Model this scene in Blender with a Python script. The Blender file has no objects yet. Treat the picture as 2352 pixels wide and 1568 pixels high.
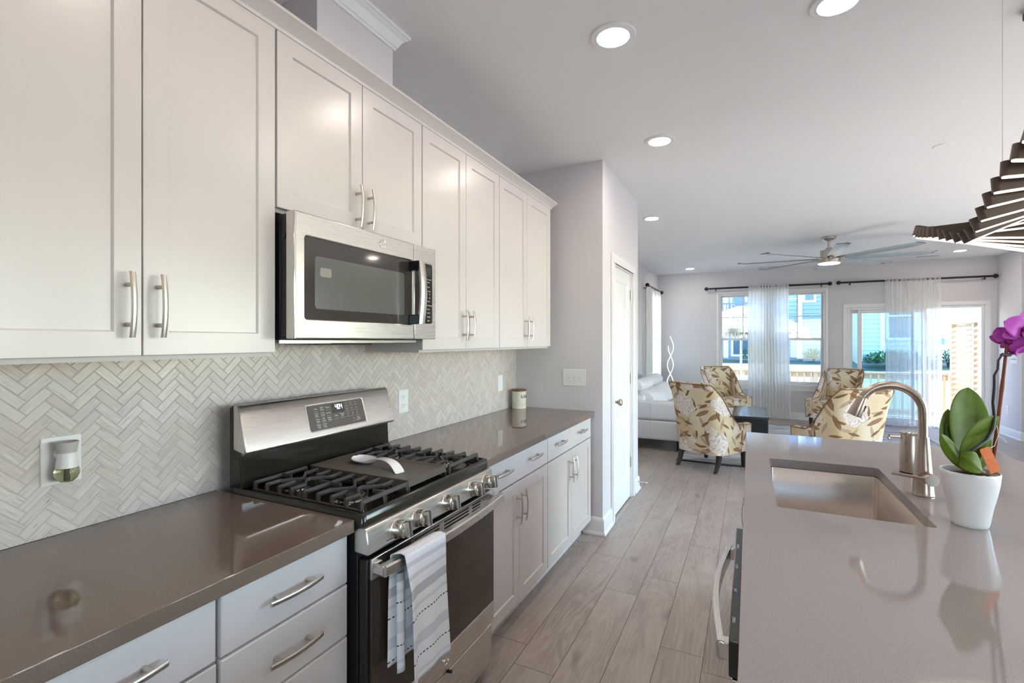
import bpy, bmesh, math, random
from mathutils import Vector, Matrix
random.seed(7)
SC = bpy.context.scene
COL = SC.collection
PI = math.pi

# ------------------------------------------------------------------ camera, world, sun, exposure
TH = math.atan(546 / 1110.)
cam_data = bpy.data.cameras.new('camera')
cam_data.sensor_width = 36.0
cam_data.lens = 36.0 * 1110 / 2352
cam_data.shift_y = -2 / 2352
cam_data.clip_start = 0.02
cam_data.clip_end = 300
cam = bpy.data.objects.new('camera', cam_data)
COL.objects.link(cam)
cam.location = (1.688, 0, 1.439)
cam.rotation_euler = (PI / 2, 0, TH)
SC.camera = cam
SC.view_settings.view_transform = 'Standard'
SC.view_settings.look = 'None'
SC.view_settings.gamma = 1
SC.view_settings.exposure = 0.47
SC.cycles.max_bounces = 10
SC.cycles.diffuse_bounces = 5
SC.cycles.glossy_bounces = 4
SC.cycles.transmission_bounces = 8
SC.cycles.transparent_max_bounces = 16
SC.cycles.sample_clamp_indirect = 8
SC.cycles.caustics_reflective = False
SC.cycles.caustics_refractive = False

world = bpy.data.worlds.new('sky')
SC.world = world
world.use_nodes = True
wt = world.node_tree
wt.nodes.clear()
sky = wt.nodes.new('ShaderNodeTexSky')
sky.sky_type = 'NISHITA'
sky.sun_disc = False
sky.sun_elevation = math.radians(40)
sky.sun_rotation = math.radians(76)
sky.air_density = 1.0
sky.dust_density = 0.2
sky.ozone_density = 3.0
bg = wt.nodes.new('ShaderNodeBackground')
SKY_STRENGTH = 1.7
bg.inputs['Strength'].default_value = SKY_STRENGTH
wo = wt.nodes.new('ShaderNodeOutputWorld')
wt.links.new(sky.outputs[0], bg.inputs[0])
wt.links.new(bg.outputs[0], wo.inputs[0])

sun_data = bpy.data.lights.new('sun', 'SUN')
sun_data.energy = 34.0
sun_data.angle = math.radians(1.0)
sun_data.color = (1.0, 0.96, 0.92)
sun = bpy.data.objects.new('sun', sun_data)
COL.objects.link(sun)
sun.location = (20, -10, 20)
sun.rotation_euler = Vector((0.80, 0.05, 0.56)).to_track_quat('Z', 'Y').to_euler()

CAN_STRENGTH = 78.0      # radiance of a recessed lamp's lens
CAN_COLOR = (1.0, 0.85, 0.76)

# ------------------------------------------------------------------ material helpers
class Ex:
    """a socket or number inside a node tree, with arithmetic"""
    def __init__(s, nt, v): s.nt = nt; s.v = v
    def _m(s, op, *a):
        n = s.nt.nodes.new('ShaderNodeMath'); n.operation = op
        for i, x in enumerate((s,) + a):
            x = x.v if isinstance(x, Ex) else x
            if isinstance(x, (int, float)): n.inputs[i].default_value = x
            else: s.nt.links.new(x, n.inputs[i])
        return Ex(s.nt, n.outputs[0])
    def __add__(s, o): return s._m('ADD', o)
    __radd__ = __add__
    def __sub__(s, o): return s._m('SUBTRACT', o)
    def __rsub__(s, o): return Ex(s.nt, o)._m('SUBTRACT', s)
    def __mul__(s, o): return s._m('MULTIPLY', o)
    __rmul__ = __mul__
    def __truediv__(s, o): return s._m('DIVIDE', o)
    def __lt__(s, o): return s._m('LESS_THAN', o)
    def __gt__(s, o): return s._m('GREATER_THAN', o)
    def floor(s): return s._m('FLOOR')
    def fract(s): return s._m('FRACT')
    def sin(s): return s._m('SINE')
    def cos(s): return s._m('COSINE')
    def abs(s): return s._m('ABSOLUTE')
    def sqrt(s): return s._m('SQRT')
    def min(s, o): return s._m('MINIMUM', o)
    def max(s, o): return s._m('MAXIMUM', o)
    def atan2(s, o): return s._m('ARCTAN2', o)
    def pow(s, o): return s._m('POWER', o)
    def sstep(s, a, b):
        n = s.nt.nodes.new('ShaderNodeMapRange'); n.interpolation_type = 'SMOOTHSTEP'
        s.nt.links.new(s.v, n.inputs[0]); n.inputs[1].default_value = a; n.inputs[2].default_value = b
        return Ex(s.nt, n.outputs[0])

class NT:
    def __init__(s, mt):
        s.m = mt; s.t = mt.node_tree; s.b = s.t.nodes['Principled BSDF']; s.out = s.t.nodes['Material Output']
    def node(s, typ, **kw):
        n = s.t.nodes.new(typ)
        for k, v in kw.items(): setattr(n, k, v)
        return n
    def link(s, a, b): s.t.links.new(a.v if isinstance(a, Ex) else a, b)
    def pos(s):
        g = s.node('ShaderNodeNewGeometry'); return g.outputs['Position']
    def obj(s): return s.node('ShaderNodeTexCoord').outputs['Object']
    def uv(s): return s.node('ShaderNodeTexCoord').outputs['UV']
    def sep(s, v):
        n = s.node('ShaderNodeSeparateXYZ'); s.link(v, n.inputs[0]); return [Ex(s.t, o) for o in n.outputs]
    def com(s, *a):
        n = s.node('ShaderNodeCombineXYZ')
        for i, x in enumerate(a):
            if isinstance(x, (int, float)): n.inputs[i].default_value = x
            else: s.link(x, n.inputs[i])
        return n.outputs[0]
    def noise(s, vec, scale=5, detail=3, rough=.5, dist=0.0, out='Fac'):
        n = s.node('ShaderNodeTexNoise'); s.link(vec, n.inputs['Vector'])
        n.inputs['Scale'].default_value = scale; n.inputs['Detail'].default_value = detail
        n.inputs['Roughness'].default_value = rough; n.inputs['Distortion'].default_value = dist
        return Ex(s.t, n.outputs[out])
    def white(s, vec):
        n = s.node('ShaderNodeTexWhiteNoise', noise_dimensions='3D'); s.link(vec, n.inputs['Vector']); return Ex(s.t, n.outputs['Value'])
    def mix(s, f, a, b, typ='MIX'):
        n = s.node('ShaderNodeMix', data_type='RGBA', blend_type=typ)
        for sock, x in ((n.inputs[0], f), (n.inputs[6], a), (n.inputs[7], b)):
            if isinstance(x, (int, float)): sock.default_value = x
            elif isinstance(x, tuple): sock.default_value = (*x, 1)
            else: s.link(x, sock)
        return n.outputs[2]
    def bump(s, h, strength=.2, dist=.01):
        n = s.node('ShaderNodeBump'); n.inputs['Strength'].default_value = strength; n.inputs['Distance'].default_value = dist
        s.link(h, n.inputs['Height']); s.link(n.outputs[0], s.b.inputs['Normal'])

def mat(name, col, rough=.5, metal=0.0, spec=.5, emit=None, es=0.0, coat=0.0, trans=0.0, ior=1.45, aniso=0.0):
    m = bpy.data.materials.new(name); m.use_nodes = True
    b = m.node_tree.nodes['Principled BSDF'].inputs
    b['Base Color'].default_value = (*col, 1); b['Roughness'].default_value = rough; b['Metallic'].default_value = metal
    b['Specular IOR Level'].default_value = spec; b['IOR'].default_value = ior
    b['Coat Weight'].default_value = coat; b['Transmission Weight'].default_value = trans
    b['Anisotropic'].default_value = aniso
    if emit: b['Emission Color'].default_value = (*emit, 1); b['Emission Strength'].default_value = es
    m.diffuse_color = (*col, 1)
    return m

def mottled(name, col, rough, var=.06, scale=30, bump=0.0, bscale=80, **kw):
    """a plain surface with a little procedural variation of its own"""
    m = mat(name, col, rough, **kw); n = NT(m); p = n.obj()
    f = n.noise(p, scale, 3)
    n.link(n.mix(f, tuple(c * (1 - var) for c in col), tuple(min(1, c * (1 + var)) for c in col)), n.b.inputs['Base Color'])
    if bump: n.bump(n.noise(p, bscale, 4), bump, .002)
    return m

def brushed(name, col, rough, axis, s=1600.0):
    """brushed metal; axis = direction the brushing runs along"""
    m = mat(name, col, rough, 1.0); n = NT(m); x, y, z = n.sep(n.obj())
    c = [x * s, y * s, z * s]; c[axis] = c[axis] * (6.0 / s)
    f = n.noise(n.com(*c), 1.0, 2)
    n.link((f * .10) + (rough - .04), n.b.inputs['Roughness'])
    n.bump(f, .02, .0003)
    return m

M = {}
M['wall'] = mottled('wall_paint', (.66, .645, .665), .75, .012, 6, .06, 260, spec=.25)
M['ceiling'] = mottled('ceiling_paint', (.83, .83, .84), .85, .01, 6, .05, 240, spec=.2)
M['trim'] = mottled('white_trim_paint', (.80, .80, .81), .35, .01, 8)
M['cab'] = mottled('white_cabinet_paint', (.64, .612, .60), .25, .01, 9)
M['cabbox'] = mottled('cabinet_box_white', (.62, .60, .60), .5, .01, 9)
M['dark'] = mottled('slot_shade', (.02, .02, .02), .7, .1)
M['black'] = mottled('black_enamel', (.022, .019, .016), .12, .05, 20)
M['blackm'] = mottled('black_metal', (.012, .012, .014), .4, .05, 20)
M['castiron'] = mottled('cast_iron', (.045, .040, .037), .46, .12, 60, .15, 300)
M['griddle'] = mottled('griddle_grey', (.105, .088, .072), .42, .05, 30)
M['steel_y'] = brushed('brushed_steel_long', (.66, .63, .59), .27, 1)
M['steel_z'] = brushed('brushed_steel_tall', (.64, .61, .57), .27, 2)
M['steel_x'] = brushed('brushed_steel_sink', (.66, .60, .55), .24, 1)
M['chrome'] = mottled('polished_metal', (.72, .70, .67), .14, .02, metal=1.0)
M['nickel'] = brushed('satin_nickel', (.60, .55, .49), .30, 2)
M['bronze'] = brushed('warm_brushed_nickel', (.43, .345, .295), .30, 2)
M['knobside'] = brushed('knob_steel', (.70, .66, .60), .2, 0)
M['ovenglass'] = mottled('dark_oven_glass', (.045, .033, .024), .05, .05, 5, spec=.6)
M['microglass'] = mottled('dark_microwave_glass', (.04, .034, .028), .06, .05, 5, spec=.7)
M['microscreen'] = mottled('grey_microwave_screen', (.115, .12, .11), .16, .03, 300, spec=.6)
M['panelgrey'] = mottled('grey_control_panel', (.115, .095, .08), .3, .03, 30)
M['ledtext'] = mat('clock_digits', (.9, .95, 1), .5, emit=(.85, .93, 1), es=1.8)
M['print'] = mottled('white_print', (.75, .74, .72), .6, .02)
M['printdark'] = mottled('dark_print', (.05, .05, .05), .6, .02)
M['whiteplastic'] = mottled('white_plastic', (.80, .795, .79), .32, .01)
M['greyplastic'] = mottled('light_grey_plastic', (.50, .47, .44), .4, .02)
M['ceramic'] = mottled('white_glazed_ceramic', (.84, .83, .83), .09, .01, 10)
M['potwhite'] = mottled('white_matte_ceramic', (.80, .795, .81), .28, .01, 10)
M['cream'] = mottled('cream_enamel', (.74, .70, .60), .22, .02, 10)
M['lidwood'] = mottled('brown_wood', (.20, .075, .03), .4, .2, 40)
M['sofa'] = mottled('white_leather', (.72, .72, .735), .45, .02, 20, .08, 240)
M['legwood'] = mottled('espresso_wood', (.02, .013, .010), .32, .15, 30)
M['tabletop'] = mottled('black_glossy_table', (.028, .032, .036), .14, .05, 10)
M['tableside'] = mottled('black_table_side', (.01, .012, .014), .35, .05, 10)
M['piping'] = mottled('brown_piping', (.22, .14, .09), .7, .1, 30)
M['thatch'] = mottled('thatch_straw', (.62, .56, .47), .9, .35, 60)
M['umbpole'] = mottled('umbrella_pole', (.62, .60, .57), .5, .03, 20)
M['pine'] = mottled('pine_board', (.56, .43, .28), .6, .1, 14)
M['soil'] = mottled('bark_mix', (.06, .035, .02), .9, .4, 80, .6, 90)
M['leaf'] = mottled('orchid_leaf', (.085, .145, .004), .45, .25, 22, spec=.3)
M['leaf2'] = mottled('pale_orchid_leaf', (.17, .23, .05), .42, .2, 22, spec=.35)
M['petal'] = mottled('orchid_petal', (.50, .07, .50), .5, .3, 55)
M['petalc'] = mottled('orchid_lip', (.22, .008, .13), .5, .2, 40)
M['stake'] = mottled('reddish_stake', (.19, .05, .022), .5, .25, 60)
M['twig'] = mottled('dark_twig', (.018, .016, .028), .5, .3, 60)
M['tag'] = mottled('orange_tag', (.62, .13, .01), .45, .04, 30)
M['tagprint'] = mottled('tag_print', (.80, .30, .09), .5, .04, 30)
M['string'] = mottled('cotton_string', (.7, .66, .58), .8, .1, 90)
M['shrub'] = mottled('shrub_leaf', (.055, .13, .05), .7, .4, 12)
M['wood'] = mottled('dark_bronze_slat', (.085, .058, .045), .38, .1, 30, metal=.2)
M['ledstrip'] = mat('pendant_strip', (1, 1, 1), .5, emit=(1, .86, .72), es=1.5)
M['lamplight'] = mat('spiral_lamp_strip', (1, 1, 1), .5, emit=(1, .85, .66), es=3.2)
M['canlight'] = mat('recessed_lamp_lens', (1, 1, 1), .5, emit=CAN_COLOR, es=CAN_STRENGTH)
M['fanlight'] = mat('fan_lamp_lens', (1, 1, 1), .5, emit=(1, .84, .64), es=14.0)
M['fanblade'] = mottled('fan_blade', (.30, .34, .36), .4, .03, 20)
M['fantip'] = mottled('fan_blade_tip', (.10, .11, .12), .4, .03, 20)
M['deckmat'] = mottled('deck_boards', (.35, .29, .22), .8, .1, 10)
M['lawn'] = mottled('lawn_grass', (.075, .115, .065), .95, .3, 3, .4, 60)
M['gravel'] = mottled('pale_gravel', (.40, .36, .335), .9, .1, 6)
M['concrete'] = mottled('grey_ground', (.16, .165, .18), .9, .08, 2)
M['siding_blue'] = mottled('blue_grey_siding', (.20, .245, .33), .7, .03, 3)
M['siding_white'] = mottled('white_siding', (.42, .44, .46), .7, .02, 3)
M['housetrim'] = mottled('white_house_trim', (.62, .63, .65), .6, .02, 3)
M['houseglass'] = mottled('house_window_glass', (.05, .085, .11), .12, .1, 2)
M['utility'] = mottled('utility_blue', (.08, .20, .42), .5, .1, 8)
M['dwglass'] = mottled('dishwasher_dark_strip', (.035, .045, .047), .2, .05, 10)

def glass(name, tint, rough=0.0, refl=.08):
    m = bpy.data.materials.new(name); m.use_nodes = True; t = m.node_tree; n = NT(m)
    tr = n.node('ShaderNodeBsdfTransparent'); tr.inputs[0].default_value = (*tint, 1)
    gl = n.node('ShaderNodeBsdfGlossy'); gl.inputs['Roughness'].default_value = rough
    fr = n.node('ShaderNodeFresnel'); fr.inputs['IOR'].default_value = 1.45
    mx = n.node('ShaderNodeMixShader')
    n.link(fr.outputs[0], mx.inputs[0]); n.link(tr.outputs[0], mx.inputs[1]); n.link(gl.outputs[0], mx.inputs[2])
    n.link(mx.outputs[0], n.out.inputs['Surface'])
    return m
M['glass'] = glass('window_glass', (.95, .985, .98))
M['glass_t'] = glass('daylight_tint_glass', (.84, .94, 1.0))  # blue put into the panes to cool the daylight coming through

def sheer(name, col, see, tl):
    """sheer cloth: part of the weave is open, the rest scatters light through"""
    m = bpy.data.materials.new(name); m.use_nodes = True; n = NT(m)
    d = n.node('ShaderNodeBsdfDiffuse'); d.inputs[0].default_value = (*col, 1)
    t = n.node('ShaderNodeBsdfTranslucent'); t.inputs[0].default_value = (*col, 1)
    a = n.node('ShaderNodeMixShader'); a.inputs[0].default_value = tl
    n.link(d.outputs[0], a.inputs[1]); n.link(t.outputs[0], a.inputs[2])
    tr = n.node('ShaderNodeBsdfTransparent')
    b = n.node('ShaderNodeMixShader')
    x, y, z = n.sep(n.uv())
    f = n.noise(n.com(x * 1.0, y * .06, 0.0), 60, 3)
    n.link((f - .5) * .35 + see, b.inputs[0])
    n.link(a.outputs[0], b.inputs[1]); n.link(tr.outputs[0], b.inputs[2]); n.link(b.outputs[0], n.out.inputs['Surface'])
    return m
M['sheer1'] = sheer('white_sheer_cloth', (.98, .99, .98), .06, .78)
M['sheer2'] = sheer('thin_sheer_cloth', (.98, .99, .98), .34, .75)

def floor_material():
    m = mat('grey_oak_planks', (.3, .26, .23), .36, spec=.45); n = NT(m)
    x, y, z = n.sep(n.pos()); w = .189; L = 1.25
    a = (x - .743) / w; row = a.floor(); fx = a.fract()
    off = n.white(n.com(row, 3.3, 1.7)) * L
    b = (y + off) / L; c = b.floor(); fy = b.fract()
    rnd = n.white(n.com(row, c, 5.1)); r2 = n.white(n.com(c, row, 9.7))
    gx = x * 1.0 + rnd * 31.0
    v = n.com(gx * 7.0, y * .85 + r2 * 17.0, rnd * 9.0)
    cath = n.noise(v, 1.0, 3, .5, 1.2)
    ring = ((cath * 62.0).sin() * .5 + .5).pow(2.2)
    fine = n.noise(n.com(gx * 260.0, y * 7.0, r2 * 5.0), 1.0, 3, .6)
    broad = n.noise(n.com(gx * 6.0, y * 1.4, rnd * 3.0), 1.0, 4, .6, .5)
    knot = n.noise(n.com(gx * 7.0, y * 3.2, rnd * 7.0), 1.0, 1, .5)
    c1 = n.mix(broad.sstep(.28, .72), (.33, .28, .245), (.46, .405, .36))
    c2 = n.mix(ring * .38, c1, (.56, .50, .45))
    c3 = n.mix(fine.sstep(.45, .75) * .30, c2, (.20, .165, .145))
    c4 = n.mix(knot.sstep(.70, .82) * .6, c3, (.13, .10, .085))
    c5 = n.mix((rnd - .5).abs() * .5, c4, (.29, .25, .225))
    sx = (fx.min(1.0 - fx) * w); sy = (fy.min(1.0 - fy) * L)
    seam = sx.min(sy).sstep(.0006, .0022)
    c6 = n.mix(seam, (.09, .075, .065), c5)
    n.link(c6, n.b.inputs['Base Color'])
    n.link(fine * .12 + .30, n.b.inputs['Roughness'])
    n.bump(seam * .6 + fine * .15, .25, .003)
    return m
M['floor'] = floor_material()

def quartz(name, col, rough):
    m = mat(name, col, rough, spec=.5, ior=1.72); n = NT(m); p = n.pos()
    f = n.noise(p, 420, 2, .6); g = n.noise(p, 900, 1)
    c1 = n.mix(f.sstep(.35, .7), tuple(c * .9 for c in col), tuple(c * 1.1 for c in col))
    c2 = n.mix(g.sstep(.74, .80) * .35, c1, (.6, .56, .5))
    n.link(c2, n.b.inputs['Base Color'])
    return m
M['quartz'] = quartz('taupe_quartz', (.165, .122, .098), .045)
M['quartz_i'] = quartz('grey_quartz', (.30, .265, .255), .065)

def tile_material():
    m = mat('marble_tile', (.7, .67, .64), .22); n = NT(m)
    u, v, w = n.sep(n.uv())
    at = n.node('ShaderNodeAttribute', attribute_name='rnd'); r = Ex(n.t, at.outputs['Fac'])
    st = n.noise(n.com(u * 14.0, v * 190.0, r * 60.0), 1.0, 4, .6, .4)
    sp = n.noise(n.com(u * 18.0, v * 90.0, r * 91.0 + 3.0), 1.0, 2, .5)
    c1 = n.mix(r, (.565, .505, .475), (.665, .605, .575))
    c2 = n.mix(st.sstep(.52, .70) * .7, c1, (.42, .365, .335))
    c3 = n.mix(st.sstep(.30, .42), (.73, .67, .64), c2)
    c4 = n.mix(sp.sstep(.73, .80) * .65, c3, (.20, .145, .105))
    n.link(c4, n.b.inputs['Base Color'])
    return m
M['tile'] = tile_material()
M['grout'] = mottled('grout', (.50, .445, .415), .8, .05, 60)

def floral_material():
    m = mat('peony_print_linen', (.75, .65, .42), .8, spec=.2); n = NT(m)
    uv = n.uv()
    def cell(scale, shift, rand):
        mp = n.node('ShaderNodeMapping'); n.link(uv, mp.inputs[0]); mp.inputs['Location'].default_value = (*shift, 0)
        vo = n.node('ShaderNodeTexVoronoi', voronoi_dimensions='2D'); n.link(mp.outputs[0], vo.inputs['Vector'])
        vo.inputs['Scale'].default_value = scale; vo.inputs['Randomness'].default_value = rand
        x, y, z = n.sep(mp.outputs[0]); px, py, pz = n.sep(vo.outputs['Position']); r, g, b = n.sep(vo.outputs['Color'])
        return x - px, y - py, r, g, b
    def rot(dx, dy, ang):
        c, s = ang.cos(), ang.sin()
        return dx * c + dy * s, dy * c - dx * s
    base = n.mix(n.noise(uv, 3.0, 2).sstep(.3, .7), (.68, .60, .45), (.60, .46, .27))
    wob = n.noise(uv, 20, 3)
    wob2 = n.noise(uv, 9, 2)
    col = base
    # leaves, two sizes
    for scale, shift, L, W, c, amt in ((5.0, (3.1, 1.7), .098, .026, (.25, .135, .075), 1.0),
                                       (6.0, (7.9, 4.2), .076, .019, (.36, .26, .19), .9),
                                       (8.0, (1.3, 8.8), .070, .015, (.17, .085, .04), 1.0)):
        dx, dy, r, g, b = cell(scale, shift, .75)
        a, e = rot(dx, dy, r * 6.283)
        t = (a / L)
        edge = (1.0 - t * t).max(0.0) * W * (.75 + wob * .5)
        inside = (edge - e.abs()).sstep(.0, .0025)
        vein = (e.abs()).sstep(.0008, .0022) * .35 + .65
        stripe = ((a * 260.0 + e.abs() * 420.0).sin() * .5 + .5).pow(3.0) * .35
        lc = n.mix(stripe, c, tuple(min(1, q * 2.0 + .08) for q in c))
        lc = n.mix(1.0 - vein, lc, (.55, .42, .30))
        col = n.mix(inside * (g > .20) * amt, col, lc)
    # peonies
    for scale, shift, R in ((2.15, (.4, .3), .128), (3.2, (5.2, 9.4), .055)):
        dx, dy, r, g, b = cell(scale, shift, .55)
        rr = (dx * dx + dy * dy).sqrt(); th = dy.atan2(dx)
        ph = r * 6.283
        rad = (th * 5.0 + ph + wob2 * 5.0).cos() * .09 + .62 + wob * .62
        inside = (rad * R - rr).sstep(.0, .003)
        q = rr / R
        pet = ((q * 11.0 + ((th * 5.0 + ph * 2.0 + q * 4.0 + wob2 * 6.0).cos()) * 2.6 + wob * 11.0).sin() * .5 + .5)
        shade = n.mix(pet.pow(4.0) * .7, (.76, .69, .64), (.40, .30, .26))
        shade = n.mix(q.sstep(.0, .35), (.74, .60, .46), shade)
        rim = (rad * R - rr).sstep(.001, .004)
        shade = n.mix(rim, (.50, .37, .29), shade)
        col = n.mix(inside, col, shade)
    n.link(col, n.b.inputs['Base Color'])
    n.bump(n.noise(uv, 900, 2), .15, .001)
    return m
M['floral'] = floral_material()

def towel_material():
    m = mat('striped_cotton', (.8, .8, .82), .9, spec=.1); n = NT(m)
    u, v, w = n.sep(n.uv())
    col = (.82, .815, .84)
    nn = n.noise(n.uv(), 500, 2)
    def band(c, a, b, k, amt=1.0):
        f = (v > a) * (v < b) * amt
        return n.mix(f, c, k)
    G1, G2, BL = (.60, .61, .65), (.48, .50, .54), (.05, .06, .08)
    for a, b, k, t in ((.045, .060, G1, .8), (.085, .098, G1, .8), (.125, .155, G2, .9), (.178, .190, G1, .6), (.275, .310, G1, .8),
                       (.390, .400, G1, .6), (.415, .426, G1, .7), (.455, .490, G2, .9), (.52, .53, G1, .5)):
        col = band(col, a, b, k, t)
    for a in (.215, .345, .555):
        f = (v > a) * (v < a + .004) * ((u * 420.0).sin() > -.35)
        col = n.mix(f, col, BL)
    f = (v > .008) * (v < .020) * ((u * 900.0 + v * 900.0).sin() > .1)
    col = n.mix(f * .6, col, (.35, .36, .38))
    n.link(col, n.b.inputs['Base Color']); n.bump(nn, .3, .001)
    return m
M['towel'] = towel_material()

def rug_material():
    m = mat('grey_rug_pile', (.5, .5, .52), .95, spec=.1); n = NT(m); p = n.pos()
    x, y, z = n.sep(p)
    f = n.noise(n.com(x * 3.0, y * 14.0, 0.0), 1.0, 5, .65, .6)
    n.link(n.mix(f.sstep(.35, .65), (.34, .36, .39), (.66, .67, .68)), n.b.inputs['Base Color'])
    n.bump(n.noise(p, 300, 2), .4, .004)
    return m
M['rug'] = rug_material()

# ------------------------------------------------------------------ mesh helpers
def woff(p):
    v = Vector((0, 0, 0))
    while p: v = v + p.location; p = p.parent
    return v

class MB:
    def __init__(s): s.v = []; s.f = []; s.uvs = None; s.mi = []; s.rnd = None; s.cur = 0
    def add(s, vs, fs, T=None):
        o = len(s.v)
        s.v += [tuple(T @ Vector(p)) if T is not None else tuple(p) for p in vs]
        s.f += [tuple(o + i for i in f) for f in fs]; s.mi += [s.cur] * len(fs)
        return s
    def box(s, x0, y0, z0, x1, y1, z1, T=None):
        v = [(x0, y0, z0), (x1, y0, z0), (x1, y1, z0), (x0, y1, z0), (x0, y0, z1), (x1, y0, z1), (x1, y1, z1), (x0, y1, z1)]
        return s.add(v, [(3, 2, 1, 0), (4, 5, 6, 7), (0, 1, 5, 4), (1, 2, 6, 5), (2, 3, 7, 6), (3, 0, 4, 7)], T)
    def rings(s, rs, cap=True, closed=False, T=None):
        n = len(rs[0]); vs = [p for r in rs for p in r]; fs = []
        m = len(rs)
        for i in range(m if closed else m - 1):
            j = (i + 1) % m
            for k in range(n):
                l = (k + 1) % n
                fs.append((i * n + k, i * n + l, j * n + l, j * n + k))
        if cap and not closed:
            fs.append(tuple(range(n - 1, -1, -1))); fs.append(tuple((m - 1) * n + k for k in range(n)))
        return s.add(vs, fs, T)
    def lathe(s, prof, c=(0, 0, 0), seg=32, axis='z', cap=True, T=None):
        rs = []
        for r, h in prof:
            ring = []
            for k in range(seg):
                a = 2 * PI * k / seg; x, y = r * math.cos(a), r * math.sin(a)
                p = {'z': (x, y, h), 'x': (h, x, y), 'y': (y, h, x)}[axis]
                ring.append((c[0] + p[0], c[1] + p[1], c[2] + p[2]))
            rs.append(ring)
        return s.rings(rs, cap, T=T)
    def cyl(s, p0, p1, r0, r1=None, seg=20):
        return s.tube([p0, p1], [r0, r0 if r1 is None else r1], seg)
    def tube(s, pts, r, seg=12, closed=False, cap=True, flat=None):
        """flat=(a,b): rectangle/ellipse section half sizes instead of a circle"""
        pts = [Vector(p) for p in pts]; n = len(pts); rs = []
        up = None
        for i, p in enumerate(pts):
            if closed: d = pts[(i + 1) % n] - pts[i - 1]
            else: d = pts[min(i + 1, n - 1)] - pts[max(i - 1, 0)]
            d.normalize()
            if up is None:
                up = Vector((0, 0, 1)) if abs(d.z) < .9 else Vector((1, 0, 0))
            a = d.cross(up)
            if a.length < 1e-6: a = d.cross(Vector((0, 1, 0)))
            a.normalize(); b = a.cross(d); b.normalize(); up = b
            R = r[i] if isinstance(r, (list, tuple)) else r
            rs.append([tuple(p + a * (R * math.cos(2 * PI * k / seg)) + b * (R * math.sin(2 * PI * k / seg))) for k in range(seg)])
        return s.rings(rs, cap, closed)
    def prism(s, poly, a, b, plane='xz'):
        """polygon in a plane, swept from a to b along the third axis"""
        def P(u, v, w): return {'xz': (u, w, v), 'yz': (w, u, v), 'xy': (u, v, w)}[plane]
        return s.rings([[P(u, v, a) for u, v in poly], [P(u, v, b) for u, v in poly]])
    def grid(s, fn, nu, nv, T=None):
        vs = [fn(i / nu, j / nv) for j in range(nv + 1) for i in range(nu + 1)]
        fs = [(j * (nu + 1) + i, j * (nu + 1) + i + 1, (j + 1) * (nu + 1) + i + 1, (j + 1) * (nu + 1) + i) for j in range(nv) for i in range(nu)]
        return s.add(vs, fs, T)
    def build(s, name, m, parent=None, world=True, bevel=0.0, bseg=2, smooth=35, solid=0.0, subsurf=0, boxuv=False, uvfn=None, weld=False):
        me = bpy.data.meshes.new(name)
        off = woff(parent) if (parent and world) else Vector((0, 0, 0))
        me.from_pydata([tuple(Vector(p) - off) for p in s.v], [], s.f)
        ms = m if isinstance(m, (list, tuple)) else [m]
        for k in ms: me.materials.append(k)
        if len(ms) > 1: me.polygons.foreach_set('material_index', s.mi)
        me.update()
        bm = bmesh.new(); bm.from_mesh(me)
        if weld: bmesh.ops.remove_doubles(bm, verts=bm.verts, dist=1e-5)
        bmesh.ops.recalc_face_normals(bm, faces=bm.faces)
        bm.to_mesh(me); bm.free()
        if boxuv or uvfn:
            uv = me.uv_layers.new(name='UVMap')
            for p in me.polygons:
                nx, ny, nz = (abs(c) for c in p.normal)
                for li in p.loop_indices:
                    vi = me.loops[li].vertex_index; c = me.vertices[vi].co
                    if uvfn: uv.data[li].uv = uvfn(vi, c)
                    else: uv.data[li].uv = (c.y, c.z) if nx >= ny and nx >= nz else ((c.x + 3.3, c.z) if ny >= nz else (c.x, c.y + 1.7))
        me.shade_smooth()
        me.set_sharp_from_angle(angle=math.radians(smooth))
        o = bpy.data.objects.new(name, me); COL.objects.link(o)
        if parent: o.parent = parent
        if solid:
            d = o.modifiers.new('solid', 'SOLIDIFY'); d.thickness = solid; d.offset = 0
        if bevel:
            d = o.modifiers.new('bevel', 'BEVEL'); d.width = bevel; d.segments = bseg; d.limit_method = 'ANGLE'; d.angle_limit = math.radians(40)
            d.harden_normals = False
        if subsurf:
            d = o.modifiers.new('sub', 'SUBSURF'); d.levels = subsurf; d.render_levels = subsurf
        return o

def tagit(o, label, cat, group=None, kind=None):
    o['label'] = label; o['category'] = cat
    if group: o['group'] = group
    if kind: o['kind'] = kind
    return o
def thing(name, label, cat, loc=(0, 0, 0), group=None, rz=0.0):
    o = bpy.data.objects.new(name, None); COL.objects.link(o); o.location = loc; o.rotation_euler = (0, 0, rz)
    o.empty_display_size = .1
    return tagit(o, label, cat, group)
def struct(o): o['kind'] = 'structure'; return o
def copy_tree(o, parent=None):
    c = o.copy(); COL.objects.link(c)
    if parent: c.parent = parent
    for ch in list(o.children): copy_tree(ch, c)
    return c

def text_into(mb, body, size, T, align='CENTER', bold=0.0, extrude=0.0003):
    cu = bpy.data.curves.new('lettering', 'FONT'); cu.body = body; cu.size = size; cu.align_x = align; cu.align_y = 'CENTER'
    cu.extrude = extrude; cu.offset = bold; cu.resolution_u = 2
    ob = bpy.data.objects.new('lettering', cu)
    me = bpy.data.meshes.new_from_object(ob)
    mb.add([v.co[:] for v in me.vertices], [tuple(p.vertices) for p in me.polygons], T)
    bpy.data.meshes.remove(me); bpy.data.objects.remove(ob); bpy.data.curves.remove(cu)

def frame_T(org, xdir, ydir):
    x = Vector(xdir).normalized(); y = Vector(ydir).normalized(); z = x.cross(y)
    return Matrix(((x.x, y.x, z.x, org[0]), (x.y, y.y, z.y, org[1]), (x.z, y.z, z.z, org[2]), (0, 0, 0, 1)))

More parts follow.
